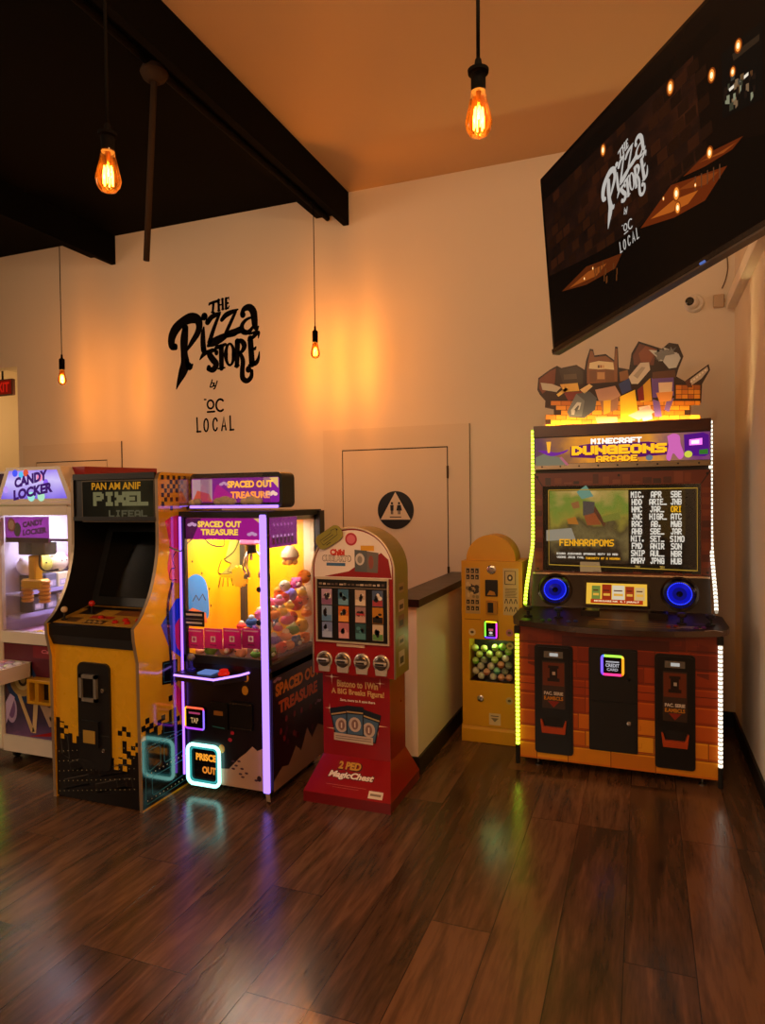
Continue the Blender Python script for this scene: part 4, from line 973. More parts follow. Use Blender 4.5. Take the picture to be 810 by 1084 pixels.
b = MB(); b.box(cx0, cx1, cyf, 3.62, .215, .70, RED); f_ = FY(cyf); xm = (cx0+cx1)/2
GOLD = P('#cfa86a', .35)
def star(x, z, r):
    for k in range(2):
        a = k*math.pi/2; b.flat(f_, [(x+r*math.cos(a),z+r*math.sin(a)),(x-r*.06*math.sin(a),z+r*.06*math.cos(a)),(x-r*math.cos(a),z-r*math.sin(a)),(x+r*.06*math.sin(a),z-r*.06*math.cos(a))], P('#f2c8a0', .4), 2)
    b.ell(f_, x, z, r*.17, r*.17, P('#fff0d8', .4), 3, 10)
b.text(f_, 'Bistono to 1Win', xm+.01, .612, .24, .038, GOLD, 2, .035); b.text(f_, 'A BIG Breaks Figura!', xm+.01, .565, .31, .04, GOLD, 2, .035); b.text(f_, 'Save, more to A save there', xm+.01, .522, .205, .018, P('#e8dcc8', .4), 2, .03)
for k, (dx, dz, an) in enumerate(((-.085,-.012,.22),(.085,-.022,-.22),(0,0,0))):
    c_, s2 = math.cos(an), math.sin(an); L_ = 3 + k*2
    R = lambda a, z: (xm-.005+dx+a*c_-z*s2, .415+dz+a*s2+z*c_)
    b.flat(f_, [R(-.052,-.08),R(.052,-.08),R(.052,.08),R(-.052,.08)], P('#18202c', .3), L_)
    b.flat(f_, [R(-.045,-.074),R(.045,-.074),R(.045,.035),R(-.045,.035)], P('#4a6a86', .3), L_+.4); b.flat(f_, [R(-.048,.042),R(.048,.042),R(.048,.050),R(-.048,.050)], P('#b9a06a', .3), L_+.4)
    b.ell(f_, *R(0,-.02), .036, .04, P('#c8b8a8', .4), L_+.8, 18); b.ell(f_, *R(0,-.02), .02, .028, P('#8a6a60', .4), L_+1.2, 14); b.rect(f_, R(0,-.02)[0]-.004, R(0,-.02)[1]-.016, R(0,-.02)[0]+.004, R(0,-.02)[1]+.014, P('#e8dccc', .4), L_+1.6)
b.flat(f_, [(xm-.13,.30),(xm+.10,.295),(xm+.10,.335),(xm-.13,.34)], P('#c9b8a4', .45), 9); b.rect(f_, xm-.12,.322,xm+.09,.326, P('#7a6a5c', .5), 9.5); b.rect(f_, xm-.12,.310,xm+.09,.314, P('#7a6a5c', .5), 9.5)
for x, z, r in ((cx0+.055,.645,.045),(cx1-.055,.63,.03),(cx0+.04,.47,.03),(cx1-.07,.40,.06),(cx0+.07,.36,.055)): star(x, z, r)
b.build('column', rc)
# cabinet with arched top
zc0, zc1, zt = .68, 1.235, 1.465; xm = (rx0+rx1)/2; hw = (rx1-rx0)/2
arch = [(rx0,zc0),(rx1,zc0)] + [(xm+hw*math.cos(math.radians(a)), zc1+(zt-zc1)*math.sin(math.radians(a))) for a in range(0, 181, 6)]
b = MB(); b.slab(FY(3.52), arch, 0, 3.52-ry-.012, P('#c41822', .3), P('#8d7a2c', .35)); b.build('cabinet', rc)
b = MB(); b.slab(FY(ry+.012), arch, 0, .010, RED, SILV)
f_ = FY(ry+.002); ia = [(xm+(hw-.012)*math.cos(math.radians(a)), zc1+.01+(zt-zc1-.022)*math.sin(math.radians(a))) for a in range(0, 181, 6)]
b.flat(f_, [(rx0+.012,1.20),(rx1-.012,1.20)]+ia, P('#ece2d8', .35), 1)
b.flat(f_, [(rx0+.07,1.205),(xm-.02,1.235),(xm+.02,1.262),(xm+.06,1.255),(xm+.12,1.31),(rx1-.07,1.335),(rx1-.03,1.30),(rx1-.013,1.205)], P('#8e1016', .35), 2)
b.ell(f_, xm-.005, 1.405, .034, .034, P('#b82a3a', .35), 2, 20); b.ell(f_, xm-.005, 1.405, .024, .024, P('#d87080', .35), 3, 18)
b.text(f_, 'Chibi', xm-.085, 1.335, .085, .034, P('#d2301c', .35), 3, .06); b.text(f_, 'CUBILAKTO', xm-.09, 1.302, .17, .035, P('#3a2a20', .35), 2, .07); b.text(f_, 'CUBILAKTO', xm-.09, 1.302, .165, .029, P('#e8ddd0', .35), 3, .03); b.rect(f_, xm-.15, 1.262, xm-.04, 1.278, P('#3a6a9a', .35), 2)
b.flat(f_, [(xm+.015,1.235),(xm+.145,1.23),(xm+.15,1.335),(xm+.015,1.35)], P('#6a6460', .35), 3); b.flat(f_, [(xm+.015,1.235),(xm+.085,1.232),(xm+.085,1.345),(xm+.015,1.35)], P('#565c60', .35), 3.5); b.rect(f_, xm+.05, 1.345, xm+.125, 1.372, P('#d8a020', .35), 3)
b.ell(f_, xm+.045, 1.30, .026, .032, P('#c8c4bc', .35), 4, 16); b.ell(f_, xm+.045, 1.298, .014, .02, P('#8a8680', .35), 4.5, 14); b.ell(f_, xm+.108, 1.285, .014, .036, P('#8a4a40', .35), 4, 14)
b.build('front_panel', rc)
b = MB(); ep = [(x, ry-.001, z) for x, z in arch[2:]]; b.tube([(rx1, ry, zc0)]+[(x, ry, z) for x, z in arch[2:]]+[(rx0, ry, zc0)], .0055, SILV, 8); b.build('edge_trim', rc, label='pale metal edging around the arched front')
# card window
wx0, wx1, wz0, wz1 = rx0+.03, rx1-.035, .862, 1.19
b = MB()
for q in ((wx0-.008,wx1+.008,wz0-.008,wz0),(wx0-.008,wx1+.008,wz1,wz1+.012),(wx0-.008,wx0,wz0,wz1),(wx1,wx1+.008,wz0,wz1)): b.box(q[0],q[1],ry-.012,ry+.004,q[2],q[3],SILV)
b.build('window_frame', rc)
b = MB(); b.box(wx0, wx1, ry-.002, ry+.002, wz0, wz1, P('#0d0a09', .3)); f_ = FY(ry-.002)
rnd = random.Random(9)
for i in range(16): x = wx0+.01+i*.024; b.rect(f_, x, wz1-.03, x+.014+rnd.random()*.008, wz1-.016-rnd.random()*.006, P(rnd.choice(('#8a7a6a','#c8b8a4','#5a4a40')), .4), 1)
b.rect(f_, wx0+.005, wz1-.045, wx1-.005, wz1-.041, P('#8a7a6a', .4), 1)
b.build('display_board', rc)
cc = [('#b89ab0','#8a5a80'),('#3a6a88','#6a9ab0'),('#b8a08c','#d8c8b0'),('#4a5a78','#a03a40'),
      ('#8aa0c0','#5a86b0'),('#c86a28','#e8a048'),('#9a7a78','#c8a090'),('#b87a20','#1c1410'),
      ('#7a8ab8','#a8b8d8'),('#b8707a','#d8a0a0'),('#2a5054','#4a8084'),('#c8b49a','#5a8a4a')]
names = ['4B','','','','','','','','','','','']
for k, (c, c2) in enumerate(cc):
    i, j = k % 4, k // 4; x = wx0+.026+i*.0975; z1 = wz1-.052-j*.089; b = MB()
    b.box(x, x+.060, ry-.006, ry-.002, z1-.083, z1, P(c, .35)); f_ = FY(ry-.006); r2 = random.Random(k)
    b.rect(f_, x+.002, z1-.081, x+.058, z1-.05, P(c2, .35), 1)
    for _ in range(4): b.ell(f_, x+.03+r2.uniform(-.014,.014), z1-.035+r2.uniform(-.02,.012), .006+.008*r2.random(), .006+.012*r2.random(), P(r2.choice(('#1c1618','#e8e0d4','#3a2a30',c2)), .35), 2, 9)
    if k == 0: b.text(f_, '48', x+.03, z1-.033, .036, .024, P('#1a1214', .4), 3, .04)
    if k == 6: b.rect(f_, x+.006, z1-.044, x+.054, z1-.034, P('#b03a40', .35), 3)
    b.build('sample_card', rc)
b = MB(); b.box(wx0+.11, wx0+.27, ry-.004, ry+.002, .833, .846, P('#c0a890', .4)); b.build('label_strip', rc)
for k in range(4):
    x = rx0+.068+k*.109; z = .757; b = MB()
    b.lathe((x, ry-.001, z), [(.046,0),(.046,.006),(.040,.010),(.038,.004)], CMET, 24, 'Y'); b.slab(FY(ry), [(x-.03,z-.062),(x+.03,z-.062),(x+.034,z-.03),(x-.034,z-.03)], 0, .012, CMET)
    cm = b.build('coin_mechanism', rc)
    b = MB(); b.lathe((x, ry-.003, z), [(.034,0),(.034,.012),(.028,.016)], P('#6a625a', .3, .9), 22, 'Y'); b.box(x-.036, x+.036, ry-.034, ry-.016, z-.008, z+.010, CMET, .004); b.build('turn_handle', cm)
    b = MB(); b.rect(FY(ry-.0345), x-.024, z-.004, x+.024, z+.006, P('#1c1816', .4), 1); b.build('price_strip', cm)
b = MB()
fs = FX(rx1)
for z, h_, c in ((1.12,.05,'#a88a58'),(1.02,.06,'#c8a88a'),(.93,.07,'#8a5a3a'),(.84,.05,'#b8a080'),(.73,.08,'#c8b8a0')): b.rect(fs, 3.36, z, 3.45, z+h_, P(c, .45), 1.5); b.rect(fs, 3.375, z+.012, 3.435, z+h_*.6, P('#4a3020', .45), 2)
b.build('side_stickers', rc)
tx, tz = fz(348,569,ry-.02); tg = F((tx, ry-.012, tz), (math.cos(.55),0,math.sin(.55)), (-math.sin(.55),0,math.cos(.55)))
b = MB(); b.slab(tg, rrect(-.082,-.042,.082,.042,.035), 0, .004, P('#8f8a2c', .5)); t2 = F(tg(0,0,.004), tg.u, tg.v); K = P('#26240c', .5)
b.line(t2, [(-.05,-.018),(-.055,.012),(.02,.014),(.03,.026),(.06,.02),(.05,-.012),(-.05,-.018)], .003, K, 1); b.line(t2, [(-.04,0),(.03,.0)], .003, K, 1); b.ell(t2, .062, .012, .005, .005, K, 2, 10); b.line(t2, [(-.035,-.027),(-.005,-.026)], .004, K, 1)
b.build('hang_tag', rc, label='olive green tag stuck to the arched top')

# ------------------------------------------------------------------ tall orange capsule machine
yx0, yx1, yy = -1.128, -.728, 4.40
gx0, gx1, gz0, gz1 = yx0+.05, yx1-.055, .405, .685
ym = thing('capsule_machine', ((yx0+yx1)/2, 4.55, 0), 'tall orange-yellow capsule dispenser with a rounded top beside the low wall', 'vending machine')
ORA = P('#d09812', .45, noise=.06)
b = MB(); b.box(yx0, yx1, yy+.16, yy+.30, .10, 1.20, ORA); b.box(yx0, yx1, yy+.012, yy+.16, .10, gz0, ORA); b.box(yx0, yx1, yy+.012, yy+.16, gz1, 1.20, ORA); b.box(yx0, gx0, yy+.012, yy+.16, gz0, gz1, ORA); b.box(gx1, yx1, yy+.012, yy+.16, gz0, gz1, ORA); b.slab(FX(yx0-.006), [(yy-.004,0),(yy+.31,0),(yy+.31,.085),(yy+.30,.11),(yy+.012,.11),(yy-.004,.085)], 0, yx1-yx0+.012, ORA); b.build('cabinet', ym, bevel=.004)

def ring_panel(b, X0, X1, Z0, Z1, holes_z, m):
    b.box(X0, X1, yy, yy+.012, Z0, gz0, m); b.box(X0, X1, yy, yy+.012, gz1, Z1, m); b.box(X0, gx0, yy, yy+.012, gz0, gz1, m); b.box(gx1, X1, yy, yy+.012, gz0, gz1, m)
b = MB(); ring_panel(b, yx0, yx1, .11, 1.20, None, ORA); f_ = FY(yy)
b.rect(f_, yx0+.02, .812, yx0+.13, .816, P('#6a4208', .5), 1); b.build('front_panel', ym)
xm = (yx0+yx1)/2 - .01; dr = .163
dome = [(xm-dr,1.20),(xm+dr,1.20)] + [(xm+dr*math.cos(math.radians(a)), 1.205+.165*math.sin(math.radians(a))) for a in range(0, 181, 6)]
b = MB(); b.slab(FY(yy+.22), dome, 0, .19, ORA); b.build('dome_top', ym, bevel=.006)
def sticker(cx, cz, w, h, bg, seed, cells):
    b = MB(); b.slab(FY(yy), [(cx-w/2,cz-h/2),(cx+w/2,cz-h/2),(cx+w/2,cz+h/2),(cx-w/2,cz+h/2)], 0, .0015, P(bg, .5)); f = FY(yy-.0015); r = random.Random(seed)
    return b, f, r
(ax, az), (bx, bz) = fz(493,649,yy), fz(508,601,yy); b, f_, r_ = sticker((ax+bx)/2, (az+bz)/2, bx-ax, bz-az, '#b59a68', 3, 0)
ww = bx-ax; hh = bz-az; K = P('#1f1810', .5)
for row, (z, h_) in enumerate(((.88,.10),(.745,.10),(.21,.09),(.07,.09))):
    for i in range(3): x = ax+ww*(.08+i*.31); b.rect(f_, x, az+hh*z, x+ww*.22, az+hh*(z+h_), K, 1); b.rect(f_, x+ww*.06, az+hh*(z+.02), x+ww*.13, az+hh*(z+h_*.6), P('#b59a68', .5), 2)
for i in range(26): b.ell(f_, ax+ww*(.15+.7*r_.random()), az+hh*(.36+.32*r_.random()), .008+.010*r_.random(), .006+.012*r_.random(), P(r_.choice(('#1f1810','#3a3020','#8a7a50','#c8b080')), .5), 1.5+r_.random(), 7)
b.build('instruction_sticker', ym)
(ax, az), (bx, bz) = fz(533,651,yy), fz(549,602,yy); b, f_, r_ = sticker((ax+bx)/2, (az+bz)/2, bx-ax, bz-az, '#c0a878', 4, 0); ww = bx-ax; hh = bz-az
for i in range(7): b.rect(f_, ax+ww*.12, az+hh*(.56-.03*i), ax+ww*(.9-.05*(i%3)), az+hh*(.572-.03*i), P('#5a4a30', .5), 1)
b.line(f_, [(ax+ww*a, az+hh*c_) for a, c_ in ((.12,.66),(.8,.66),(.8,.94),(.12,.94),(.12,.66))], .005, K, 1); b.ell(f_, ax+ww*.45, az+hh*.80, .018, .022, P('#4a3c28', .5), 1, 14); b.ell(f_, ax+ww*.45, az+hh*.80, .008, .010, P('#e0d0a8', .5), 2, 12)
for row in (.25,.08):
    for i in range(3): x = ax+ww*(.1+i*.3); b.line(f_, spline([(x,az+hh*row),(x+ww*.1,az+hh*(row+.10)),(x+ww*.2,az+hh*row)], 4), .005, K, 1)
b.build('notice_sticker', ym)
(lx, lz) = fz(520.5,603,yy); MB().lathe((lx, yy, lz), [(.030,0),(.030,.006),(.022,.010),(.014,.010),(.012,.016)], CHROME, 22, 'Y').build('round_lock', ym)
b = MB(); (ax,az),(bx,bz) = fz(514,631,yy), fz(527,614,yy); b.slab(FY(yy), rrect(ax,az,bx,bz,.006), 0, .008, P('#1a140e', .35)); b.flat(FY(yy-.008), [(ax+.012,az+.008),(bx-.012,az+.008),(bx-.02,az+.03),(ax+.03,az+.04)], P('#a8741c', .4), 1); b.build('coin_return', ym)
b = MB(); (ax,az),(bx,bz) = fz(515,650,yy), fz(527,636,yy); b.slab(FY(yy), rrect(ax,az,bx,bz,.006), 0, .016, P('#a87418', .4)); b.rect(FY(yy-.016), ax+.012, az+.012, bx-.026, bz-.012, P('#0d0a08', .4), 1); b.build('coin_slot', ym)
b = MB(); (ax,az),(bx,bz) = fz(513.5,675,yy), fz(527.5,657,yy); b.slab(FY(yy), rrect(ax,az,bx,bz,.008), 0, .022, BLACKG); f_ = FY(yy-.022); rp = rrect(ax+.007,az+.007,bx-.007,bz-.007,.006,3); n = len(rp)
cl = ['#4a6aff','#6a3aff','#e03ad0','#ff3a4a','#ff8a20','#ffe020','#7af03a','#20b0ff']
for i in range(n):
    an = math.atan2(rp[i][1]-(az+bz)/2, rp[i][0]-(ax+bx)/2); b.line(f_, [rp[i], rp[(i+1)%n]], .010, E(cl[int((an/math.pi+1)/2*7.99)], 1.8), 2)
b.rect(f_, (ax+bx)/2-.015, az+.05, (ax+bx)/2+.015, az+.065, E('#c86a6a', .7), 2); b.ell(f_, (ax+bx)/2, az+.038, .012, .008, E('#e8d8d0', .8), 2, 12); b.rect(f_, (ax+bx)/2-.015, az+.02, (ax+bx)/2+.015, az+.026, E('#a8a090', .6), 2)
b.build('card_reader', ym, label='card reader with a glowing rainbow rim')
for (x, y, c, nm) in ((500,669,'#d8c4a0','sticker'),(539.5,670,'#b06a8a','sticker'),(540,684,'#b0a860','sticker'),(509,739,'#c8b088','lock'),(539.5,742,'#b8a070','sticker')):
    a, z = fz(x, y, yy); b = MB()
    if nm == 'lock': b.lathe((a, yy, z), [(.022,0),(.022,.006),(.016,.009),(.008,.009),(.007,.005)], CHROME, 18, 'Y'); b.build('round_lock', ym)
    else: b.lathe((a, yy, z), [(.023,0),(.023,.0015)], P(c, .45), 20, 'Y'); b.ell(FY(yy-.0015), a, z, .012, .009, P('#5a4830', .5), 1, 12); b.build('round_sticker', ym)
b = MB(); (ax,az),(bx,bz) = fz(518,767,yy), fz(530,756,yy); b.slab(FY(yy), [(ax,az),(bx,az),(bx,bz),(ax,bz)], 0, .0015, P('#d0b890', .5)); b.flat(FY(yy-.0015), [((ax+bx)/2,az+.02),(bx-.012,bz-.03),(ax+.012,bz-.03)], P('#7a6a50', .5), 1); b.rect(FY(yy-.0015), ax+.012, bz-.02, bx-.012, bz-.014, P('#5a4a38', .5), 1); b.build('square_sticker', ym)
# glazed bin with capsules
b = MB(); iy = yy+.15
b.box(gx0, gx1, iy-.001, iy+.004, gz0, gz1, P('#1a1a10', .5)); b.box(gx0, gx1, yy+.012, iy, gz0-.004, gz0, BLACK); b.build('bin_lining', ym)
b = MB(); b.box(gx0+.002, gx1-.002, yy+.003, yy+.006, gz0, gz1, glass()); b.build('bin_window', ym)
# (the cabinet front behind the window is open)
L = light('bin_light', 'POINT', (0,0,0), .4, (.62, 1, .35), .004); L.parent = ym; L.location = Vector(((gx0+gx1)/2, yy+.03, gz1-.012)) - ORG[ym.name]
caps = []; rc_ = .024; rnd = random.Random(21)
pal = [('green','#7ac03a'),('lime','#a8d048'),('white','#d8d4c4'),('clear grey','#8a9488'),('rust','#a8603a'),('teal','#3a8a78')]
spots_ = []
for q_ in range(60):
    best = None
    for _ in range(30):
        x = rnd.uniform(gx0+.026, gx1-.026); z = gz0+.001
        for (qx, qz) in spots_:
            if abs(x-qx) < .0485: z = max(z, qz + math.sqrt(.0485**2-(x-qx)**2) + .0004)
        if z+.050 < gz1-.02 and (best is None or z < best[1]): best = (x, z)
    if best: spots_.append(best)
for x, z in spots_:
    if True:
        nm, c = (rnd.choice(pal[:2]) if z > gz0+.14 else rnd.choice(pal[2:] if z < gz0+.09 else pal))
        for lay_ in (0,):
            k = ('cap', nm)
            if k not in protos:
                b = MB(); b.lathe((0,0,0), [(.001,0)]+[(rc_*math.sin(t), rc_-rc_*math.cos(t)) for t in [math.pi*q/12 for q in range(1,6)]]+[(rc_*1.0, rc_-.002),(rc_*1.0, rc_)], P(c, .25, coat=.5), 16)
                b.lathe((0,0,0), [(rc_*1.0, rc_),(rc_*1.0, rc_+.002)]+[(rc_*math.sin(t), rc_-rc_*math.cos(t)) for t in [math.pi*q/12 for q in range(7,12)]]+[(.001,2*rc_)], P({'green':'#a8d878','lime':'#d0e890','white':'#c8c8c0','clear grey':'#6a7468','rust':'#d8a888','teal':'#88c8b0'}[nm], .15, coat=.6), 16)
                o = b.build('toy_capsule', origin=(0,0,0)); protos[k] = o
            else: o = protos[k].copy(); COL.objects.link(o)
            tag(o, f'{nm} toy capsule in the lit bin of the tall orange-yellow dispenser', 'toy capsule', f'{nm} capsules in the orange dispenser')
            o.location = (x, yy+.045+rnd.random()*.012, z)

# ------------------------------------------------------------------ wide brick-printed arcade machine
mx0, mx1, my0, myb = -.700, .383, 4.11, 4.86
mc = thing('arcade_machine', ((mx0+mx1)/2, 4.45, 0), 'wide orange brick-printed four-player arcade machine with a cut-out topper', 'arcade machine')
mw = mx1-mx0; BRN = P('#3a1d10', .4)
b = MB(); b.box(mx0+.01, mx1-.01, my0+.012, myb, .055, .84, P('#5a2a14', .4)); b.box(mx0+.05, mx1-.01, 4.475, myb, .84, 2.0, P('#24140d', .5)); b.build('cabinet_body', mc, bevel=.003)
# printed brick front
b = MB(); b.box(mx0, mx1, my0, my0+.012, .05, .845, P('#7a2f14', .35)); f_ = FY(my0); rnd = random.Random(14); rows = 8; lift = lambda h_: '#' + ''.join('%02x' % min(255, int(int(h_[k:k+2], 16)*1.14)) for k in (1, 3, 5)); rh = .795/rows
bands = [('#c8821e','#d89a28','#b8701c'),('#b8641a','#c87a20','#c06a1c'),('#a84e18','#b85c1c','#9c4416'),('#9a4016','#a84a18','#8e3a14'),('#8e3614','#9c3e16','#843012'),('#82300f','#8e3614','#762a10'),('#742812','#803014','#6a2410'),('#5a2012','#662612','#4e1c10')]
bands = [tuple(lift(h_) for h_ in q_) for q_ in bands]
for r in range(rows):
    x = mx0; z0 = .05+r*rh; off = (r % 2)*.10
    first = True
    while x < mx1-.001:
        w = (.10+off if first else rnd.choice((.13,.18,.24,.28))); first = False
        x2 = min(mx1, x+w)
        if mx1-x2 < .05: x2 = mx1
        c = rnd.choice(bands[r]); mid = abs((x+x2)/2-(mx0+mx1)/2)
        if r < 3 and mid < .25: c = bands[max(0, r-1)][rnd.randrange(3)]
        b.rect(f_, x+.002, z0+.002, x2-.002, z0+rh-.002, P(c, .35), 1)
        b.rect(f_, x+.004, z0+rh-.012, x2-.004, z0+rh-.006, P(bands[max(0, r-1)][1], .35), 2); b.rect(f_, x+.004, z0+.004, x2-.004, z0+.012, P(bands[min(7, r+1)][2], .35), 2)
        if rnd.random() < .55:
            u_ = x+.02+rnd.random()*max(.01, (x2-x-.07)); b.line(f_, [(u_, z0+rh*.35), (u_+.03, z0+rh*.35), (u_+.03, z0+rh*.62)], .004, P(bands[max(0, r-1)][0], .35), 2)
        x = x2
b.rect(f_, mx0+.25, .74, mx1-.25, .80, P('#4a1a12', .35), 2.5); b.rect(f_, mx0, .50, mx1, .504, P('#4e1c10', .4), 3)
for x_ in (mx0+.05, mx1-.11): b.slab(f_, [(x_,.62),(x_+.06,.60),(x_+.06,.78),(x_,.80)], 0, .0008, P('#6a2410', .4))
b.build('front_panel', mc)
def ff(x, y): return fz(x, y, my0)
def dispenser(xa, ya, xb, yb, lab):
    (ax, az), (bx, bz) = ff(xa, yb), ff(xb, ya); b = MB(); cx_ = (ax+bx)/2; w = bx-ax; h = bz-az
    b.slab(FY(my0), rrect(ax, az, bx, bz, .02), 0, .012, P('#100e0e', .35)); b.slab(FY(my0-.012), rrect(ax+.012, az+.012, bx-.012, bz-.012, .016), 0, .004, P('#0a0909', .3)); d_ = b.build('card_dispenser', mc, label=lab)
    f = FY(my0-.016); b = MB(); b.rect(f, ax+w*.25, bz-h*.115, bx-w*.25, bz-h*.055, P('#6a6660', .35), 1); b.rect(f, ax+w*.4, bz-h*.10, ax+w*.62, bz-h*.07, E('#d8d4cc', .6), 2); b.build('counter_display', d_)
    b = MB(); b.rect(f, ax+w*.20, az+h*.42, bx-w*.20, bz-h*.145, P('#3a2a22', .3), 1); b.flat(f, [(ax+w*.22,bz-h*.16),(bx-w*.22,bz-h*.16),(bx-w*.22,bz-h*.37),(ax+w*.22,bz-h*.37)], P('#6a3018', .3), 1.6)
    b.rect(f, cx_-w*.14, bz-h*.21, cx_+w*.14, bz-h*.185, P('#20120c', .3), 2.4); b.rect(f, cx_-w*.10, bz-h*.30, cx_+w*.10, bz-h*.21, P('#1c0f0a', .3), 2.4); b.rect(f, cx_-w*.03, bz-h*.27, cx_+w*.05, bz-h*.24, P('#b8a898', .3), 3); b.rect(f, cx_-w*.16, bz-h*.33, cx_+w*.16, bz-h*.30, P('#20120c', .3), 2.4)
    b.text(f, 'PAC. SERIE', cx_, az+h*.56, w*.5, .020, P('#d8d0c4', .4), 2.4, .04); b.text(f, 'E.AMBCLS', cx_, az+h*.515, w*.5, .022, P('#d08a20', .4), 2.4, .04)
    b.flat(f, [(cx_-w*.16,az+h*.49),(cx_+w*.16,az+h*.49),(cx_,az+h*.43)], P('#8a2818', .4), 2); b.build('printed_card', d_)
    b = MB(); z0 = az+h*.20; q = [(cx_-w*.30,z0+.075),(cx_-w*.34,z0+.075),(cx_-w*.30,z0-.0),(cx_+w*.30,z0),(cx_+w*.34,z0+.075),(cx_+w*.30,z0+.075),(cx_+w*.24,z0+.035),(cx_-w*.24,z0+.035)]
    b.slab(f, q, 0, .022, P('#b8481c', .35)); b.build('pickup_chute', d_, label='orange card pick-up chute')
    b = MB(); b.rect(f, cx_-w*.22, z0+.04, cx_+w*.22, z0+.09, P('#040404', .5), 1); b.build('slot_opening', d_)
dispenser(567, 684, 606.5, 795, 'narrow black card dispenser door'); dispenser(693.5, 694, 736, 811, 'narrow black card dispenser door')
(ax, az), (bx, bz) = ff(624, 790.5), ff(675, 688); az -= .01
b = MB(); b.slab(FY(my0), rrect(ax, az, bx, bz, .008), 0, .010, P('#0f0e0e', .4)); cd = b.build('coin_door', mc)
zm = ff(624, 740)[1]
b = MB(); b.slab(FY(my0-.010), rrect(ax+.01, az+.01, bx-.01, zm-.004, .006), 0, .006, P('#131212', .38)); b.build('lower_flap', cd)
b = MB(); b.slab(FY(my0-.010), rrect(ax+.01, zm+.004, bx-.01, bz-.01, .006), 0, .006, P('#131212', .38)); b.build('upper_flap', cd)
for x, y in ((665.5,718),(666,765)):
    a, z = ff(x, y); MB().lathe((a, my0-.016, z), [(.012,0),(.012,.006),(.005,.007)], CHROME if y > 740 else BLACKG, 16, 'Y').build('door_lock', cd)
b = MB(); (ax2, az2), (bx2, bz2) = ff(636, 713.5), ff(661.5, 692.5); b.slab(FY(my0-.016), rrect(ax2, az2, bx2, bz2, .014), 0, .016, BLACKG); f_ = FY(my0-.032); rp = rrect(ax2+.009, az2+.009, bx2-.009, bz2-.009, .012, 4); n = len(rp)
cl = ['#8a4aff','#ff3a8a','#ff5a30','#ff9a20','#ffd840','#a8e848','#5a8aff','#7a5aff']
for i in range(n):
    an = math.atan2(rp[i][1]-(az2+bz2)/2, rp[i][0]-(ax2+bx2)/2); b.line(f_, [rp[i], rp[(i+1)%n]], .014, E(cl[int((an/math.pi+1)/2*7.99)], 1.5), 2)
xm = (ax2+bx2)/2; zz = (az2+bz2)/2
b.rect(f_, xm-.036, zz+.016, xm+.036, zz+.024, E('#c8c4cc', .7), 2); b.text(f_, 'CREDIT', xm, zz, .074, .020, E('#d8d4dc', .7), 2, .03); b.text(f_, 'CARD', xm, zz-.024, .06, .016, E('#c8c4cc', .7), 2, .03); b.build('card_reader', mc, label='square card reader with a glowing rainbow rim')
# console
def plan(inset=0.0):
    L_, R_ = mx0-.045+inset, mx1+.055-inset
    front = [(L_+.05, 4.085+inset)] + spline([(L_+.05,4.085+inset),((L_+R_)/2-.25,4.035+inset),((L_+R_)/2,4.022+inset),((L_+R_)/2+.25,4.035+inset),(R_-.05,4.085+inset)], 5)[1:]
    return [(L_+.012,4.11+inset),(L_+.05,4.085+inset)] + front[1:] + [(R_-.012,4.11+inset),(R_,4.15),(R_-.02,4.30),(R_-.09,4.36),(L_+.09,4.36),(L_+.02,4.30),(L_,4.15)]
cf = F((0, 4.05, .872), (1,0,0), Vector((0,.31,.058)).normalized()); pp = [(x, (y-4.05)*1.017) for x, y in plan()]
b = MB(); b.slab(cf, pp, -.034, 0, P('#241a18', .40), P('#7a6a60', .25, .9)); f2 = cf
pi_ = [(x, (y-4.05)*1.017) for x, y in plan(.012)]; b.flat(f2, pi_, ramp_emit('console_light_tint', [(0,'#1a2412'),(.25,'#2c1a18'),(.5,'#3a2418'),(.75,'#2c1a26'),(1,'#241a2e')], 0, -.6, .6, .15, emit=False, rough=.42), 1)  # green light at left and violet at right are painted into the brown top
for x0_, n_ in ((-.30,4),(-.12,6),(.05,5)):
    for k in range(3): b.rect(f2, x0_, .03+k*.028, x0_+n_*.028, .038+k*.028, P('#8a6a2c', .4), 2)
b.rect(f2, -.27, .119, -.05, .130, P('#a8843a', .4), 2); b.rect(f2, .17, .05, .30, .056, P('#b8a898', .4), 2); b.rect(f2, .19, .07, .28, .076, P('#b8a898', .4), 2)
b.line(f2, spline([(.31,.02),(.36,.035),(.40,.02)], 4), .008, P('#c8b8b0', .4), 2)
b.ell(f2, -.66, .06, .03, .02, P('#4a8a28', .35), 2, 14); b.ell(f2, -.60, .10, .035, .02, P('#1a2a10', .35), 2, 14); b.ell(f2, .30, .12, .04, .02, P('#3a2a6a', .35), 2, 14)
b.build('console', mc, label='dark curved control console with a metal edge')
for x, c in ((-.655,'#1c2612'),(-.475,'#141c2e'),(.20,'#2a1414'),(.345,'#1e1630')):
    b = MB(); p_ = cf(x, .12, 0); b.lathe(p_, [(.026,0),(.026,.006),(.010,.010),(.010,.035)], BLACK, 16); b.lathe(p_+Vector((0,0,.033)), [(.010,0),(.024,.006),(.026,.022),(.016,.028)], P(c, .3), 16); b.build('joystick', mc)
for x in (-.30, .075):
    b = MB(); f = F(cf(x-.05, .165, 0), cf.u, cf.v); b.slab(f, [(0,0),(.105,0),(.105,.055),(0,.055)], 0, .035, P('#3a322c', .3, .6)); b.rect(F(f(0,0,.035), f.u, f.v), .01,.008,.095,.047, P('#0c0b0b', .2), 1); b.build('scanner_window', mc)
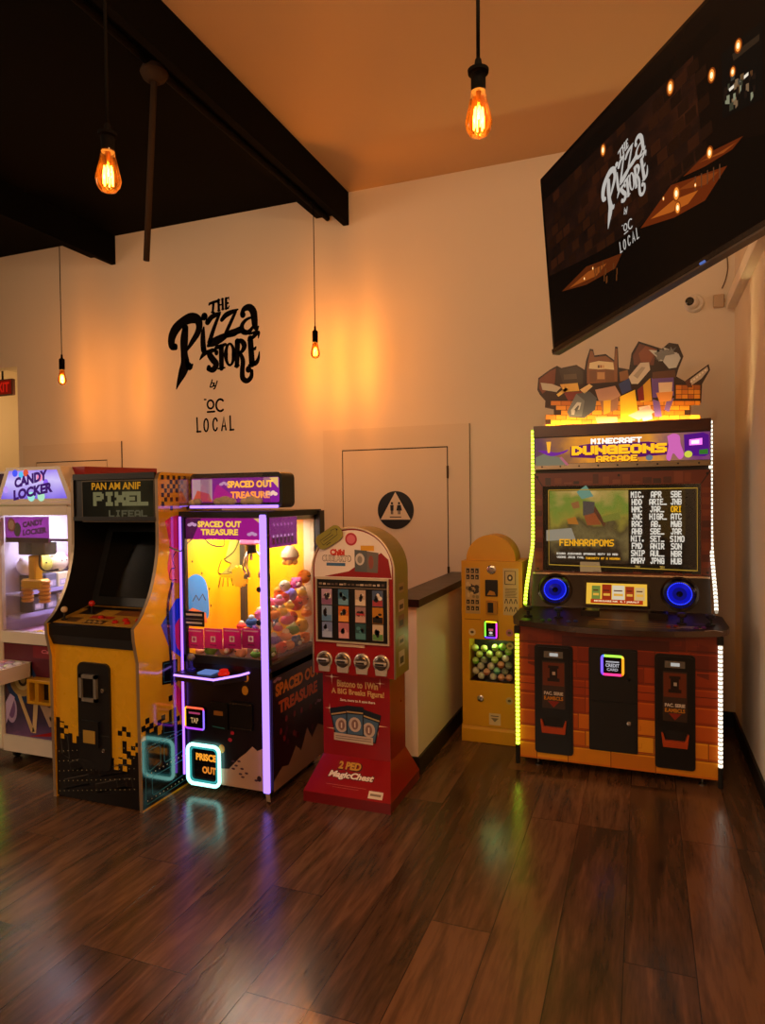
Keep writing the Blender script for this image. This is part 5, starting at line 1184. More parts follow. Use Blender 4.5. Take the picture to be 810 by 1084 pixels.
for i, x in enumerate((-.56,-.41,.13,.27)):
    for k in range(2): MB().lathe(cf(x+k*.038, .055+k*.012, 0), [(.014,0),(.014,.005),(.010,.006),(.010,.010)], P(('#3a6a2a','#2a3a7a','#7a2a2a','#5a2a7a')[i], .3), 14).build('push_button', mc)
# speaker panel
sf = F(((mx0+mx1)/2+.01, 4.345, .925), (1,0,0), Vector((0,.095,.205)).normalized()); hw = .515
b = MB(); b.slab(sf, [(-hw,0),(hw,0),(hw,.225),(-hw,.225)], -.02, 0, P('#1a1614', .35)); b.slab(sf, [(-hw,.214),(hw,.214),(hw,.226),(-hw,.226)], 0, .008, P('#b0a498', .25, .9)); b.build('speaker_panel', mc)
for x in (-.372, .348):
    b = MB(); c = sf(x, .115, 0); U, V_, N_ = sf.u, sf.v, sf.n; n = 32
    def ringmesh(r0, h0, r1, h1, m, bb):
        v = [c+U*(r*math.cos(2*math.pi*i/n))+V_*(r*math.sin(2*math.pi*i/n))+N_*h for r, h in ((r0,h0),(r1,h1)) for i in range(n)]; bb.add(v, [(i,(i+1)%n,n+(i+1)%n,n+i) for i in range(n)], m, True)
    ringmesh(.106, 0, .106, .012, BLACKG, b); ringmesh(.106, .012, .092, .018, P('#3a322c', .2, .8), b); ringmesh(.092, .018, .078, .006, BLACKG, b); ringmesh(.078,.006,.070,.004, BLACKG, b); s_o = b.build('speaker', mc)
    b = MB(); prof_ = [(.070,.004),(.062,.012),(.04,.004),(.018,.001),(.001,.006)]
    for (r0,h0),(r1,h1),cc_ in zip(prof_, prof_[1:], ('#0e189a','#0a10b0','#080c70','#03041a')): ringmesh(r0,h0,r1,h1,E(cc_, 1.0 if r0 > .03 else .4),b)
    for i in range(40): a = i*math.pi/20; p_ = c+U*.066*math.cos(a)+V_*.066*math.sin(a)+N_*.009; b.sph(p_, .004, E('#2a3cff', 1.6), 6)
    b.build('speaker_cone', s_o, label='glowing blue speaker cone')
b = MB(); b.slab(sf, rrect(-.20,.015,.185,.185,.008), 0, .010, BLACKG); f = F(sf(0,0,.010), sf.u, sf.v); b.slab(f, [(-.182,.03),(.168,.03),(.168,.165),(-.182,.165)], 0, .001, ramp_emit('score_screen', [(0,'#e87a10'),(.5,'#f0a020'),(1,'#f8c040')], 2, -.1, .1, .3, .85)); f = F(f(0,0,.001), f.u, f.v)
for x, w, h_, c in ((-.15,.05,.09,'#7a8a3a'),(-.09,.055,.10,'#a03014'),(-.03,.07,.095,'#e8d8b8'),(.045,.05,.09,'#a83a18'),(.10,.055,.085,'#e0b878')): b.rect(f, x, .062, x+w, .062+h_*.95, E(c, .8), 1); b.rect(f, x+.008, .085, x+w-.008, .10, E('#f0b040', .8), 2); b.rect(f, x+.008, .115, x+w-.012, .122, E('#5a2410', .7), 2)
b.rect(f, -.155, .036, .145, .062, E('#c03a10', .8), 2); b.text(f, 'MORGARE NK  5, 1 JARALT', -.005, .049, .26, .014, E('#f8e0b0', 1.0), 3, .03); b.build('score_screen', mc, label='small orange lit screen between the speakers')
# screen and frame
my1 = 4.45; f_ = FY(my1); (ax, az), (bx, bz) = fz(575.5,602,my1), fz(742,510.5,my1); az -= .012; bz -= .008
fx0, fx1, fz0, fz1 = mx0+.048, mx1-.010, 1.135, 1.765
b = MB(); REDB = '#6a2c18'
for q in ((fx0,fx1,fz0,az),(fx0,fx1,bz,fz1),(fx0,ax,az,bz),(bx,fx1,az,bz)): b.box(q[0],q[1],my1-.018,my1+.03,q[2],q[3],P(REDB, .35))
f3 = FY(my1-.018); rnd = random.Random(6)
for i in range(16):
    for z0_, z1_ in ((fz0+.006, az-.006),(bz+.004, fz1-.004)):
        x = fx0+.07+i*.058
        if x < fx1-.09: b.rect(f3, x, z0_+rnd.random()*.012, x+.03+rnd.random()*.03, z0_+.012+(z1_-z0_-.012)*rnd.random(), P(rnd.choice(('#7a3a1e','#4a2014','#3a2018','#80422a')), .35), 1)
for i in range(8):
    for x0_, x1_ in ((fx0+.004, ax-.004),(bx+.004, fx1-.004)): z = az+.01+i*.068; b.rect(f3, x0_, z, x1_, z+.03+.02*rnd.random(), P(rnd.choice(('#7a3a1e','#4a2014','#5a2a18')), .35), 1)
for (x, z) in ((fx0,fz0),(fx1,fz0),(fx0,fz1),(fx1,fz1)):
    sx_ = 1 if x == fx0 else -1; sz_ = 1 if z == fz0 else -1; b.line(f3, [(x, z), (ax if sx_ > 0 else bx, az if sz_ > 0 else bz)], .006, P('#2a120a', .4), 2)
for x in (fx0+.02, fx1-.02, (fx0+fx1)/2):
    for z in (fz0+.022, fz1-.022): b.ell(f3, x, z, .008, .008, P('#20100a', .35), 2, 10)
b.build('screen_frame', mc)
b = MB(); b.box(ax, bx, my1, my1+.03, az, bz, P('#050404', .08, noise=0)); w = bx-ax; h = bz-az
b.rect(f_, ax+w*.01, az+h*.015, bx-w*.01, bz-h*.015, E('#0c0a06', .6), .5)
b.rect(f_, ax+w*.045, az+h*.10, ax+w*.56, bz-h*.06, ramp_emit('screen_scene', [(0,'#120d08'),(.22,'#2c2014'),(.36,'#6a5a34'),(.46,'#4a3c22'),(.60,'#8a7a2c'),(.74,'#6a7a2a'),(.88,'#a88a48'),(1,'#c8a868')], 2, 1.16, 1.72, .8, .95, 7), 1)
def sq(px, py): return (ax + w*(px-45)/710, bz - h*(py-52)/382)
b.flat(f_, [sq(*p) for p in ((560,75),(690,75),(690,270),(640,300),(570,260))], E('#3a2a0e', .6), 1)
for q, c in (([(205,80),(250,50),(285,100),(230,112)],'#7aa890'),([(235,120),(290,125),(285,180),(235,185)],'#5a5048'),([(240,185),(290,172),(320,225),(255,228)],'#a8542a'),([(178,130),(215,120),(220,150),(190,155)],'#a86a3a'),([(290,140),(340,220),(330,235),(285,170)],'#6a3a24'),([(60,250),(180,240),(200,290),(60,300)],'#b0a48c'),([(220,390),(310,390),(320,440),(220,440)],'#b08a5c'),([(160,200),(200,190),(215,225),(165,222)],'#c87a28'),([(320,190),(400,170),(410,200),(330,215)],'#8a8a34')): b.flat(f_, [sq(*p) for p in q], E(c, .6), 1.6)
b.line(f_, [sq(*p) for p in ((72,70),(740,70),(740,418),(72,406),(72,70))], .006, E('#b8902c', .8), 2)
b.pix(f_, 'FENNARAPOMS', *sq(250,305), w*.355, h*.075, E('#f0a818', 1.0), 3, .0012)
b.pix(f_, 'RIORA JUSVYANS SPARANC MOTY IO MAD', *sq(252,355), w*.40, h*.022, E('#e8dcc8', .9), 3, .0006)
b.pix(f_, 'VOOMS JAIG TYAL', *sq(175,371), w*.18, h*.022, E('#e8dcc8', .9), 3, .0006); b.pix(f_, 'TUBINCTY MT A HOUMAN', *sq(325,374), w*.22, h*.024, E('#f0a818', 1.0), 3, .0006)
cols_ = [(482, ['MIC.','HDD','NMC','JNC','RAC','AHB','NIT.','FMD','SNIP','AMAY']), (567, ['APR','ARIE_','JAR_','HIGR_','AB.','SBE_','SET_','ANIR','AUL_','JPNG']), (653, ['SBE','JNB','ORI','ATC','MWB','JAR','SIMO','SON','NBR','HUB'])]
for cx_, L_ in cols_:
    for k, t_ in enumerate(L_): wd = w*.021*len(t_); b.pix(f_, t_, *sq(cx_ + (len(t_)-3)*4 - 2, 95+k*31.6), wd, h*.066, E('#f0b020' if t_ == 'ORI' else '#e4dccc', .95), 3, .0012)
for x, n_ in ((482, 3), (590, 3)): b.pix(f_, 'TRY'[:n_], *sq(x, 408), w*.03, h*.03, E('#d8b050', .9), 3)
b.build('screen', mc, label='lit screen showing a list of three-letter names')
b = MB(); b.box(ax, bx, my1-.008, my1-.005, az, bz, glass('#ffffff', .3)); b.build('screen_glass', mc)
# lit header
b = MB(); (qx0, qz0), (qx1, qz1) = fz(567,500,my1), fz(752,460,my1); qx0, qx1 = fx0, fx1; qz0, qz1 = 1.79, 1.995
hf = F((0, my1-.015, 0), (1,0,0), (0,0,1)); b.box(qx0, qx1, my1-.015, my1+.06, qz0, qz1, P('#1a100a', .4))
b.rect(hf, qx0+.004, qz0+.035, qx1-.004, qz1-.006, ramp_emit('header_print', [(0,'#5a3a4a'),(.18,'#8a5a38'),(.34,'#d88a28'),(.5,'#b86a2a'),(.66,'#d0882c'),(.8,'#8a5a50'),(1,'#6a2a6a')], 0, -.5, .55, .5, 1.1, 6), 1)
w = qx1-qx0; h = qz1-qz0; hq = lambda px, py: (qx0 + w*(px-12)/765, qz1 - h*(py-72)/190)
b.flat(hf, [hq(*p) for p in spline([(30,150),(90,185),(150,170),(170,150),(120,165),(60,150),(30,150)], 4)][:-1], E('#7a2a9a', .8), 1.6); b.flat(hf, [hq(*p) for p in ((70,100),(92,100),(86,165),(76,165))], E('#ffb030', 1.0), 1.8); b.flat(hf, [hq(*p) for p in ((20,190),(60,170),(150,200),(160,240),(20,240))], E('#8a8268', .7), 1.5)
b.flat(hf, [hq(*p) for p in ((130,195),(140,190),(175,240),(160,240))], E('#c06a7a', .8), 1.8)
b.flat(hf, [hq(*p) for p in ((180,135),(270,120),(520,120),(610,140),(610,195),(490,205),(290,205),(180,195))], E('#6a1a6a', .7), 2)
b.pix(hf, 'MINECRAFT', *hq(383,108), w*.285, h*.15, E('#f4ece0', 1.3), 3, .0022)
b.pix(hf, 'DUNGEONS', (hq(392,160))[0], hq(392,160)[1], w*.535, h*.245, E('#7a3a08', .7), 3, .005); b.pix(hf, 'DUNGEONS', *hq(392,158), w*.53, h*.235, E('#ffb01c', 1.3), 4, .0046)
b.pix(hf, 'ARCADE', *hq(385,210), w*.235, h*.165, E('#7a3a08', .7), 3, .004); b.pix(hf, 'ARCADE', *hq(385,209), w*.23, h*.155, E('#ffae20', 1.3), 4, .0024)
b.flat(hf, [hq(*p) for p in spline([(600,95),(625,82),(650,95),(655,140),(668,200),(650,225),(625,190),(612,230),(596,215),(605,150),(600,95)], 4)][:-1], E('#d86ab8', .9), 2.5)
b.flat(hf, [hq(*p) for p in ((668,90),(745,82),(768,95),(770,200),(752,212),(672,205))], E('#5a1488', .8), 2.8); b.flat(hf, [hq(*p) for p in ((690,118),(742,112),(742,148),(690,150))], E('#ff7ae8', 1.3), 3.4); b.flat(hf, [hq(*p) for p in ((698,124),(730,121),(730,142),(698,143))], E('#ffd8f8', 1.4), 3.8); b.flat(hf, [hq(*p) for p in ((730,176),(765,172),(765,200),(730,200))], E('#3a7a2a', .8), 3.2); b.ell(hf, *hq(686,198), .022, .020, E('#d8d84a', .9), 3.4, 16); b.ell(hf, *hq(525,210), .02, .018, E('#7a8a9a', .7), 2, 14)
b.rect(hf, qx0+.003, qz0, qx1-.003, qz0+.033, P('#8a7a62', .3, .7), 1.2)
for i in range(9): b.ell(hf, qx0+.05+i*w/9, qz0+.016, .006, .006, P('#1a120c', .4), 2, 8)
b.build('lit_header', mc, label='lit header panel with blocky lettering')
b = MB(); b.box(qx0, qx1, my1-.03, my1-.005, 1.995, 2.066, P('#4a2414', .35)); b.box(qx0, qx1, my1-.005, my1+.10, 1.995, 2.03, P('#4a2414', .35)); b.build('top_rail', mc)
b = MB(); led(b, [(qx0+.06, my1+.003, 2.042), (qx1-.06, my1+.003, 2.042)], .007, '#ffd890', 120); b.build('topper_lamp', mc, label='lamp strip lighting the cut-out topper')
# cut-out topper: crates, shield, hammer and blade over a brick wall, no figures
ty = my1+.045
def tp(px, py): return fz(560+px/4.05, 360+py/4.05, ty)
b = MB(); tf = FY(ty); DKB = P('#2e1509', .45)
out = [(72,385),(72,322),(108,320),(108,298),(70,290),(72,262),(48,235),(38,215),(42,165),(90,130),(122,112),(140,122),(205,108),(240,130),(246,90),(262,40),(276,42),(282,68),(330,62),(366,88),(370,30),(382,32),(385,120),(430,128),(440,60),(470,8),(540,30),(570,40),(600,14),(640,20),(662,72),(640,128),(632,158),(668,178),(770,105),(776,130),(742,190),(738,270),(694,282),(694,322),(738,330),(738,385)]
b.slab(tf, [tp(*p) for p in out], 0, .018, DKB); tf2 = FY(ty-.018); rnd = random.Random(31)
OR = ['#c8741c','#d88a20','#e09a24','#b86418','#c87a1c']
wallq = [(x0, y0) for y0 in range(262, 385, 20) for x0 in range(74, 738, 44)]
for x0, y0 in wallq:
    if 318 > y0 > 290 and (x0 < 108 or x0+42 > 694): continue
    xo = x0 + (22 if (y0//20) % 2 else 0); xe = min(xo+42, 734)
    if xe - xo < 8: continue
    if 280 <= y0 < 322 and (xo < 110 or xe > 692): continue
    b.flat(tf2, [tp(xo,y0+19), tp(xe,y0+19), tp(xe,y0+1), tp(xo,y0+1)], P(rnd.choice(OR), .4), 1)
for x0 in range(630, 735, 26):
    for y0 in (195, 215, 235): b.flat(tf2, [tp(x0,y0+18), tp(min(x0+24,735),y0+18), tp(min(x0+24,735),y0), tp(x0,y0)], P(rnd.choice(OR[:2]+['#a85a18']), .4), 1)
def tpoly(pts, c, lay): b.flat(tf2, [tp(*p) for p in pts], P(c, .4), lay)
# crate and slabs at the left
tpoly([(46,170),(92,135),(118,122),(112,190),(60,232),(46,210)], '#7a3a1a', 2); tpoly([(52,185),(100,190),(140,205),(120,225),(60,215)], '#c8c0b0', 3); tpoly([(130,128),(205,115),(235,135),(232,190),(150,196)], '#3a2a1c', 2); tpoly([(150,150),(205,146),(208,168),(152,172)], '#5a4a38', 3)
tpoly([(135,192),(210,186),(218,220),(150,224)], '#e8b850', 3); tpoly([(120,235),(160,205),(170,215),(128,245)], '#e8c060', 3); tpoly([(150,225),(230,222),(230,250),(170,262)], '#7a2418', 2.5)
# tall gate block with two uprights
tpoly([(250,120),(264,48),(274,50),(282,76),(330,70),(366,96),(372,38),(380,40),(380,180),(250,190)], '#8a5224', 2); tpoly([(258,125),(262,100),(300,92),(362,98),(366,130),(330,126),(300,128)], '#e8d4a8', 3); tpoly([(262,135),(290,130),(290,180),(262,182)], '#7a4a20', 3.2); tpoly([(330,130),(365,132),(368,182),(330,184)], '#7a4a20', 3.2); tpoly([(294,140),(326,140),(326,170),(294,170)], '#c8945a', 3.4)
for k, c in enumerate(('#5a3014','#a86a30','#d8b078')): tpoly([(296+k*10,110),(304+k*10,110),(304+k*10,122),(296+k*10,122)], c, 4)
tpoly([(220,215),(260,190),(275,200),(240,232)], '#e8c48a', 3)
# grey block hammer
tpoly([(165,310),(205,232),(262,222),(292,250),(285,300),(240,335),(175,332)], '#4a4c54', 3); tpoly([(165,310),(205,232),(240,262),(228,330),(175,332)], '#6a6c74', 4); tpoly([(182,302),(208,268),(226,270),(218,300),(200,300),(196,322),(184,322)], '#b8b8bc', 5); tpoly([(196,300),(212,282),(218,284),(206,310)], '#4a4c54', 6)
# slab stack in the middle
tpoly([(285,215),(370,198),(395,240),(350,262),(300,262)], '#b88a7a', 3); tpoly([(300,240),(390,232),(380,300),(320,320)], '#9a6a5c', 2.6); tpoly([(320,262),(352,258),(350,310),(322,322)], '#e8b030', 3.5); tpoly([(385,190),(430,165),(440,215),(400,235)], '#2c3a74', 3); tpoly([(388,140),(424,130),(430,170),(392,180)], '#8a5a2c', 2.5)
tpoly([(390,245),(455,215),(470,330),(395,345)], '#f0c02c', 3); tpoly([(285,330),(380,330),(380,375),(300,375)], '#c89a6a', 2.4)
# pale stone tablet, chest and drapes at the right
tpoly([(428,160),(478,100),(515,98),(520,130),(468,190),(440,190)], '#d8ccc0', 4); tpoly([(448,155),(484,118),(500,120),(466,168)], '#b0a498', 5)
tpoly([(446,70),(474,18),(545,42),(535,110),(450,110)], '#6a2e14', 2); tpoly([(470,60),(500,28),(545,44),(520,100),(480,96)], '#8a4218', 3)
for k in range(12): tpoly([(500+rnd.random()*120,40+rnd.random()*20),(530+rnd.random()*110,30+rnd.random()*30),(560+rnd.random()*80,60+rnd.random()*30),(520+rnd.random()*100,80+rnd.random()*20)], rnd.choice(('#a8acb0','#c8ccd0','#7a7e84','#5a5e66')), 3.5+k*.1)
tpoly([(585,70),(640,60),(650,80),(632,120),(600,125),(575,95)], '#c8ccd0', 4.9); tpoly([(470,215),(520,165),(528,260),(480,270)], '#d8a028', 3); tpoly([(465,215),(490,195),(495,260),(470,262)], '#7a1c18', 3.6)
tpoly([(525,165),(620,160),(622,240),(530,250)], '#6a4aa0', 3); tpoly([(530,140),(625,130),(630,162),(528,168)], '#5a3014', 3.4); tpoly([(555,185),(615,182),(612,225),(558,228)], '#e8c8b0', 4); tpoly([(545,228),(618,222),(610,262),(560,268)], '#e89a50', 4.2); tpoly([(530,255),(560,265),(570,330),(540,330)], '#7a5ab0', 3.8); tpoly([(590,262),(622,250),(600,310),(580,300)], '#7a5ab0', 3.8)
tpoly([(425,325),(510,285),(540,310),(470,345)], '#e8b8b0', 3.6); tpoly([(470,290),(520,280),(530,340),(490,350)], '#f0d0c0', 3.2)
# blade
tpoly([(672,186),(764,116),(768,132),(738,168),(690,200)], '#c8bcb0', 3)
for k in range(6): tpoly([(690+k*12,180-k*9.5),(698+k*12,174-k*9.5),(702+k*12,180-k*9.5),(694+k*12,186-k*9.5)], '#f0e8dc', 4)
tpoly([(668,178),(690,170),(700,205),(680,205)], '#5a2a14', 3.5)
b.build('cutout_topper', mc, label='cut-out topper panel with blocky shapes over orange bricks')
# light strips
LG = '#c8e83a'; LW = '#fff0d8'
b = MB(); led(b, spline([(mx0+.040,4.435,2.045),(mx0+.038,4.450,1.95),(mx0+.036,4.455,1.6),(mx0+.034,4.45,1.33),(mx0+.022,4.38,1.17),(mx0+.015,4.30,1.05),(mx0+.015,4.24,.95)], 6), .0105, LG, 4.6, 8, '#8aa81c', .024); b.build('light_strip', mc, label='yellow-green light strip up the side of the screen')
b = MB(); led(b, spline([(mx1-.012,4.435,2.055),(mx1-.010,4.450,1.95),(mx1-.010,4.455,1.6),(mx1-.008,4.45,1.33),(mx1-.003,4.38,1.17),(mx1,4.30,1.05),(mx1,4.24,.95)], 6), .0105, LW, 1.9, 8, '#b8a890', .024); b.build('light_strip', mc, label='white light strip up the side of the screen')
for x, c, d_, s_, lb in ((mx0-.012, LG, '#8aa81c', 4.6, 'yellow-green light strip on the lower front corner'), (mx1+.006, LW, '#b8a890', 1.9, 'white light strip on the lower front corner')):
    b = MB(); led(b, [(x, my0-.008, .125), (x, my0-.008, .80)], .0115, c, s_, 8, d_, .024); so = b.build('light_strip', mc, label=lb)
    b = MB(); b.lathe((x, my0-.008, .015), [(.013,0),(.013,.11)], RUBBER, 12); b.build('strip_cap', so)
    b = MB(); b.box(x-.016, x+.016, my0-.02, my0+.012, .80, .842, RUBBER); b.build('strip_bracket', so)
b = MB()
for x, y in ((mx0+.10,my0+.05),(mx1-.08,my0+.05),(mx0+.1,myb-.06),(mx1-.08,myb-.06)):
    b = MB(); b.lathe((x, y, 0), [(.022,0),(.022,.006),(.006,.012),(.006,.06)], STEEL, 14); b.build('levelling_foot', mc)
for x, y in ((mx0+.20,my0+.10),(mx1-.20,my0+.08)):
    b = MB(); b.lathe((x-.012, y, .026), [(.026,0),(.026,.024)], RUBBER, 16, 'X'); b.box(x-.018, x+.018, y-.02, y+.02, .04, .06, STEEL); b.build('caster', mc)

# ------------------------------------------------------------------ sweet grabber machines at the left edge
WH = P('#d8ccbc', .35); lx1 = -3.165; ly = 3.125; lw_ = .66
def sweet_machine(x0, y0, label, first):
    x1 = x0+lw_; t = thing('candy_grabber', ((x0+x1)/2, y0+.38, 0), label, 'claw machine'); yb_ = y0+.76
    b = MB()
    for xa in (x0, x1-.055): b.box(xa, xa+.055, y0, y0+.05, .06, 1.60, WH, .012); b.box(xa, xa+.05, yb_-.05, yb_, .06, 1.60, WH, .012)
    b.box(x0+.05, x1-.05, y0+.004, y0+.05, 1.54, 1.60, WH); b.box(x0+.05, x1-.05, y0+.004, y0+.05, .745, .815, WH); b.box(x0+.05, x1-.05, y0+.004, y0+.05, .06, .16, WH); b.box(x0, x1, y0+.03, yb_, .06, .10, WH); b.box(x0-.01, x1+.01, y0-.01, yb_, 1.60, 1.622, WH, .006)
    b.build('frame', t)
    b = MB(); b.box(x0+.012, x1-.012, y0+.05, yb_-.05, .10, .74, P('#4a1020', .5)); b.box(x0+.04, x1-.04, yb_-.05, yb_-.03, .74, 1.60, P('#c8c0d4', .5)); b.box(x0+.006, x0+.012, y0+.05, yb_-.05, .74, 1.60, P('#c8c0d4', .5)); b.build('cabinet', t)
    b = MB(); xm = (x0+x1)/2
    tr_ = [(x0+.03,1.622),(x1+.005,1.622),(x1-.10,1.835),(x0+.125,1.835)] if first else [(x0+.03,1.622),(x1,1.622),(x1,1.835),(x0+.03,1.835)]
    b.slab(FY(y0+.10), tr_, 0, .095, WH); b.build('sign_housing', t, bevel=.006)
    b = MB(); f_ = FY(y0+.005); s_ = [(x0+.075,1.642),(x1-.045,1.642),(x1-.122,1.815),(x0+.15,1.815)] if first else [(x0+.05,1.64),(x1-.015,1.64),(x1-.015,1.82),(x0+.05,1.82)]
    sign_c = ramp_emit('sweet_sign' if first else 'sweet_sign_b', [(0,'#5a3ae0'),(.3,'#a890f0'),(.6,'#d8c8ff'),(.8,'#b8a0f8'),(1,'#7a5af0')] if first else [(0,'#2a6a2a'),(.4,'#3a1a4a'),(.7,'#5a3a2a'),(1,'#3a1a3a')], 2, 1.62, 1.84, .35, .95 if first else .45, 7)
    b.flat(f_, s_, sign_c, 1)
    if first:
        for k, (px, pz, r, c) in enumerate(((.20,1.80,.022,'#4a5aff'),(.25,1.79,.02,'#5ac8ff'),(.29,1.80,.022,'#e85a3a'),(.40,1.77,.024,'#ff8ab8'),(.45,1.74,.02,'#9a6aff'),(.41,1.655,.03,'#b8f0c8'),(.33,1.655,.03,'#a8f0e0'),(.12,1.70,.022,'#c8a0ff'))): b.ell(f_, x0+px, pz, r, r, E(c, .9), 1.6, 14)
        wob = lambda q: .05*q
        b.text(f_, 'CANDY', xm-.0, 1.763, .27, .064, E('#56248c', .5), 3, .06, wob=wob); b.text(f_, 'LOCKER', xm+.015, 1.688, .32, .064, E('#56248c', .5), 3, .06, wob=wob)
    b.build('lit_sign', t, label='lit violet sign with wavy purple lettering' if first else None)
    b = MB(); R_ = P('#8a1420', .4); b.slab(FX(x0+.02), [(y0+.101,1.622),(yb_,1.622),(yb_,1.845),(y0+.101,1.834)], 0, lw_-.022, R_); b.build('roof', t)
    b = MB(); b.box(x0+.055, x1-.055, y0+.012, y0+.016, .815, 1.54, glass()); b.build('front_pane', t)
    b = MB(); b.box(x1-.012, x1-.008, y0+.05, yb_-.05, .74, 1.60, glass()); b.build('side_pane', t)
    L = light('sweet_light', 'AREA', (0,0,0), 11 if first else 8, (.86, .80, 1), .4, None, .4); L.parent = t; L.location = Vector((xm, y0+.36, 1.585)) - ORG[t.name]
    b = MB(); b.box(x0+.05, x1-.05, y0+.05, yb_-.05, .74, .75, P('#b8a8c8', .5)); b.build('inner_floor', t)
    # poster inside the window
    b = MB(); f_ = FY(y0+.045); za, zb = 1.40, 1.53; xa, xb = x0+.058, x0+.42; b.box(xa, xb, y0+.045, y0+.050, za-.03, zb, T('#a860b0', .7)); b.rect(f_, xa, za-.03, xb, za+.0, P('#2a1430', .4), 1)
    b.ell(f_, xa+.055, zb-.05, .034, .042, P('#a85a4a', .4), 2, 18); b.ell(f_, xa+.055, zb-.05, .024, .030, P('#c8a890', .4), 2.6, 16); b.ell(f_, xa+.105, za+.05, .03, .045, P('#2c4a4c', .4), 1.5, 16)
    b.text(f_, 'CANDY', xa+.235, zb-.040, .17, .038, P('#2c1038', .4), 2, .06, wob=lambda q: .02*q); b.text(f_, 'LOCKER', xa+.25, zb-.090, .20, .038, P('#2c1038', .4), 2, .06, wob=lambda q: .02*q); b.build('window_poster', t)
    # claw
    cx_, cy_ = x0+.228, y0+.115; b = MB(); b.box(cx_-.09, x1-.30, cy_-.05, cy_+.05, 1.29, 1.375, P('#5a5c54', .35, .3), .006); b.box(x0+.03, x1-.03, cy_-.01, cy_+.01, 1.376, 1.392, STEEL); b.box(cx_-.02, cx_+.03, cy_-.052, cy_-.05, 1.30, 1.365, P('#16301c', .4)); b.build('carriage', t)
    GO = P('#e0a818', .3, .2); b = MB(); b.box(cx_-.030, cx_+.030, cy_-.032, cy_+.032, 1.13, 1.285, GO, .008); b.box(cx_-.085, cx_+.085, cy_-.040, cy_+.040, 1.075, 1.135, GO, .01); b.build('claw', t)
    for s_ in (-1, 1):
        b = MB()
        for k in range(6): b.lathe((cx_+s_*.072, cy_, .985+k*.024), [(.028,0),(.036,.006),(.036,.017),(.028,.022)], P('#d08a2a', .35), 14)
        b.build('claw_finger', t)
    b = MB(); b.tube(spline([(cx_+.04,cy_,1.29),(cx_+.06,cy_-.02,1.22),(cx_+.11,cy_-.02,1.19),(cx_+.19,cy_,1.20)], 5), .006, RUBBER, 8); b.build('cable', t)
    # shelves along the inner left wall, a pink ledge below
    for zs in (.90, 1.04):
        b = MB(); b.box(x0+.013, x0+.15, y0+.06, yb_-.06, zs-.012, zs, P('#c8c0f0', .4)); b.box(x0+.15, x0+.154, y0+.06, yb_-.06, zs-.014, zs+.012, P('#b0a8e8', .4)); b.build('shelf', t)
    b = MB(); b.box(x0+.05, x0+.20, y0+.06, yb_-.06, .751, .80, P('#d8a8c8', .4)); b.build('prize_ledge', t)
    # art panel and small fittings below
    b = MB(); f_ = FY(y0+.02); b.box(x0+.055, x1-.055, y0+.02, y0+.03, .16, .745, P('#5a1a2c', .35))
    b.rect(f_, x0+.055, .16, x1-.055, .48, ramp_emit('sweet_art' + ('' if first else '_b'), [(0,'#6a1014'),(.3,'#8a3a44'),(.5,'#6a4a78'),(.7,'#3a3050'),(1,'#4a2a30')], 2, -.2, .5, .5, emit=False, scale=5), 1)
    b.ell(f_, x0+.20, .50, .13, .13, P('#1c3a6a', .35), 2, 26); b.ell(f_, x0+.20, .51, .10, .10, P('#b8945a', .35), 2.6, 24); b.ell(f_, x0+.205, .515, .065, .065, P('#e0c898', .35), 3.2, 22); b.ell(f_, x0+.21, .52, .04, .045, P('#3a2a2c', .35), 3.8, 18); b.ell(f_, x0+.21, .52, .025, .028, P('#d8c090', .35), 4.2, 16)
    for pts, c in (([(x0+.16,.42),(x0+.19,.42),(x0+.30,.20),(x0+.27,.19)],'#c8a878'),([(x0+.30,.44),(x0+.34,.44),(x0+.31,.19),(x0+.28,.19)],'#d8b888'),([(x0+.34,.38),(x0+.40,.42),(x0+.50,.26),(x0+.42,.24)],'#b89880'),([(x0+.38,.40),(x0+.42,.36),(x0+.56,.40),(x0+.54,.44)],'#e0d0b8'),([(x0+.42,.30),(x0+.52,.34),(x0+.58,.24),(x0+.46,.22)],'#d0b8a8'),([(x0+.06,.22),(x0+.14,.40),(x0+.10,.42),(x0+.06,.36)],'#b8a0c8'),([(x0+.25,.165),(x0+.60,.20),(x0+.60,.26),(x0+.40,.20)],'#a01418')): b.flat(f_, pts, P(c, .35), 3)
    b.ell(f_, x0+.11, .32, .045, .085, P('#a890b8', .35), 2.4, 20); b.ell(f_, x0+.11, .33, .03, .065, P('#6a4a80', .35), 2.8, 18)
    b.rect(f_, x0+.30, .66, x0+.56, .735, P('#7a1424', .35), 2); b.text(f_, 'Candy', x0+.44, .70, .14, .03, P('#d87a88', .4), 3, .02, .2); b.build('front_panel', t)
    bx0, bx1 = x0-.02, x0+.29; by = y0-.225
    b = MB(); zt_ = .632; zb_ = .545
    b.box(bx0, bx1, by, by+.012, zb_, zt_, WH); b.box(bx0, bx1, y0+.005, y0+.02, zb_, zt_, WH); b.box(bx0, bx0+.012, by, y0+.02, zb_, zt_, WH); b.box(bx1-.012, bx1, by, y0+.02, zb_, zt_, WH); b.box(bx0+.003, bx1-.003, by+.003, y0+.018, zb_+.001, zb_+.056, WH)
    b.slab(FY(by), rrect(bx0+.05, zb_+.022, bx1-.045, zb_+.06, .015), 0, .0012, P('#b0a294', .45)); b.build('prize_tray', t, label='white open tray jutting from the front')
    b = MB(); sx_ = x0+.315; YL = P('#d8a020', .35); zz = .47; w2 = .13
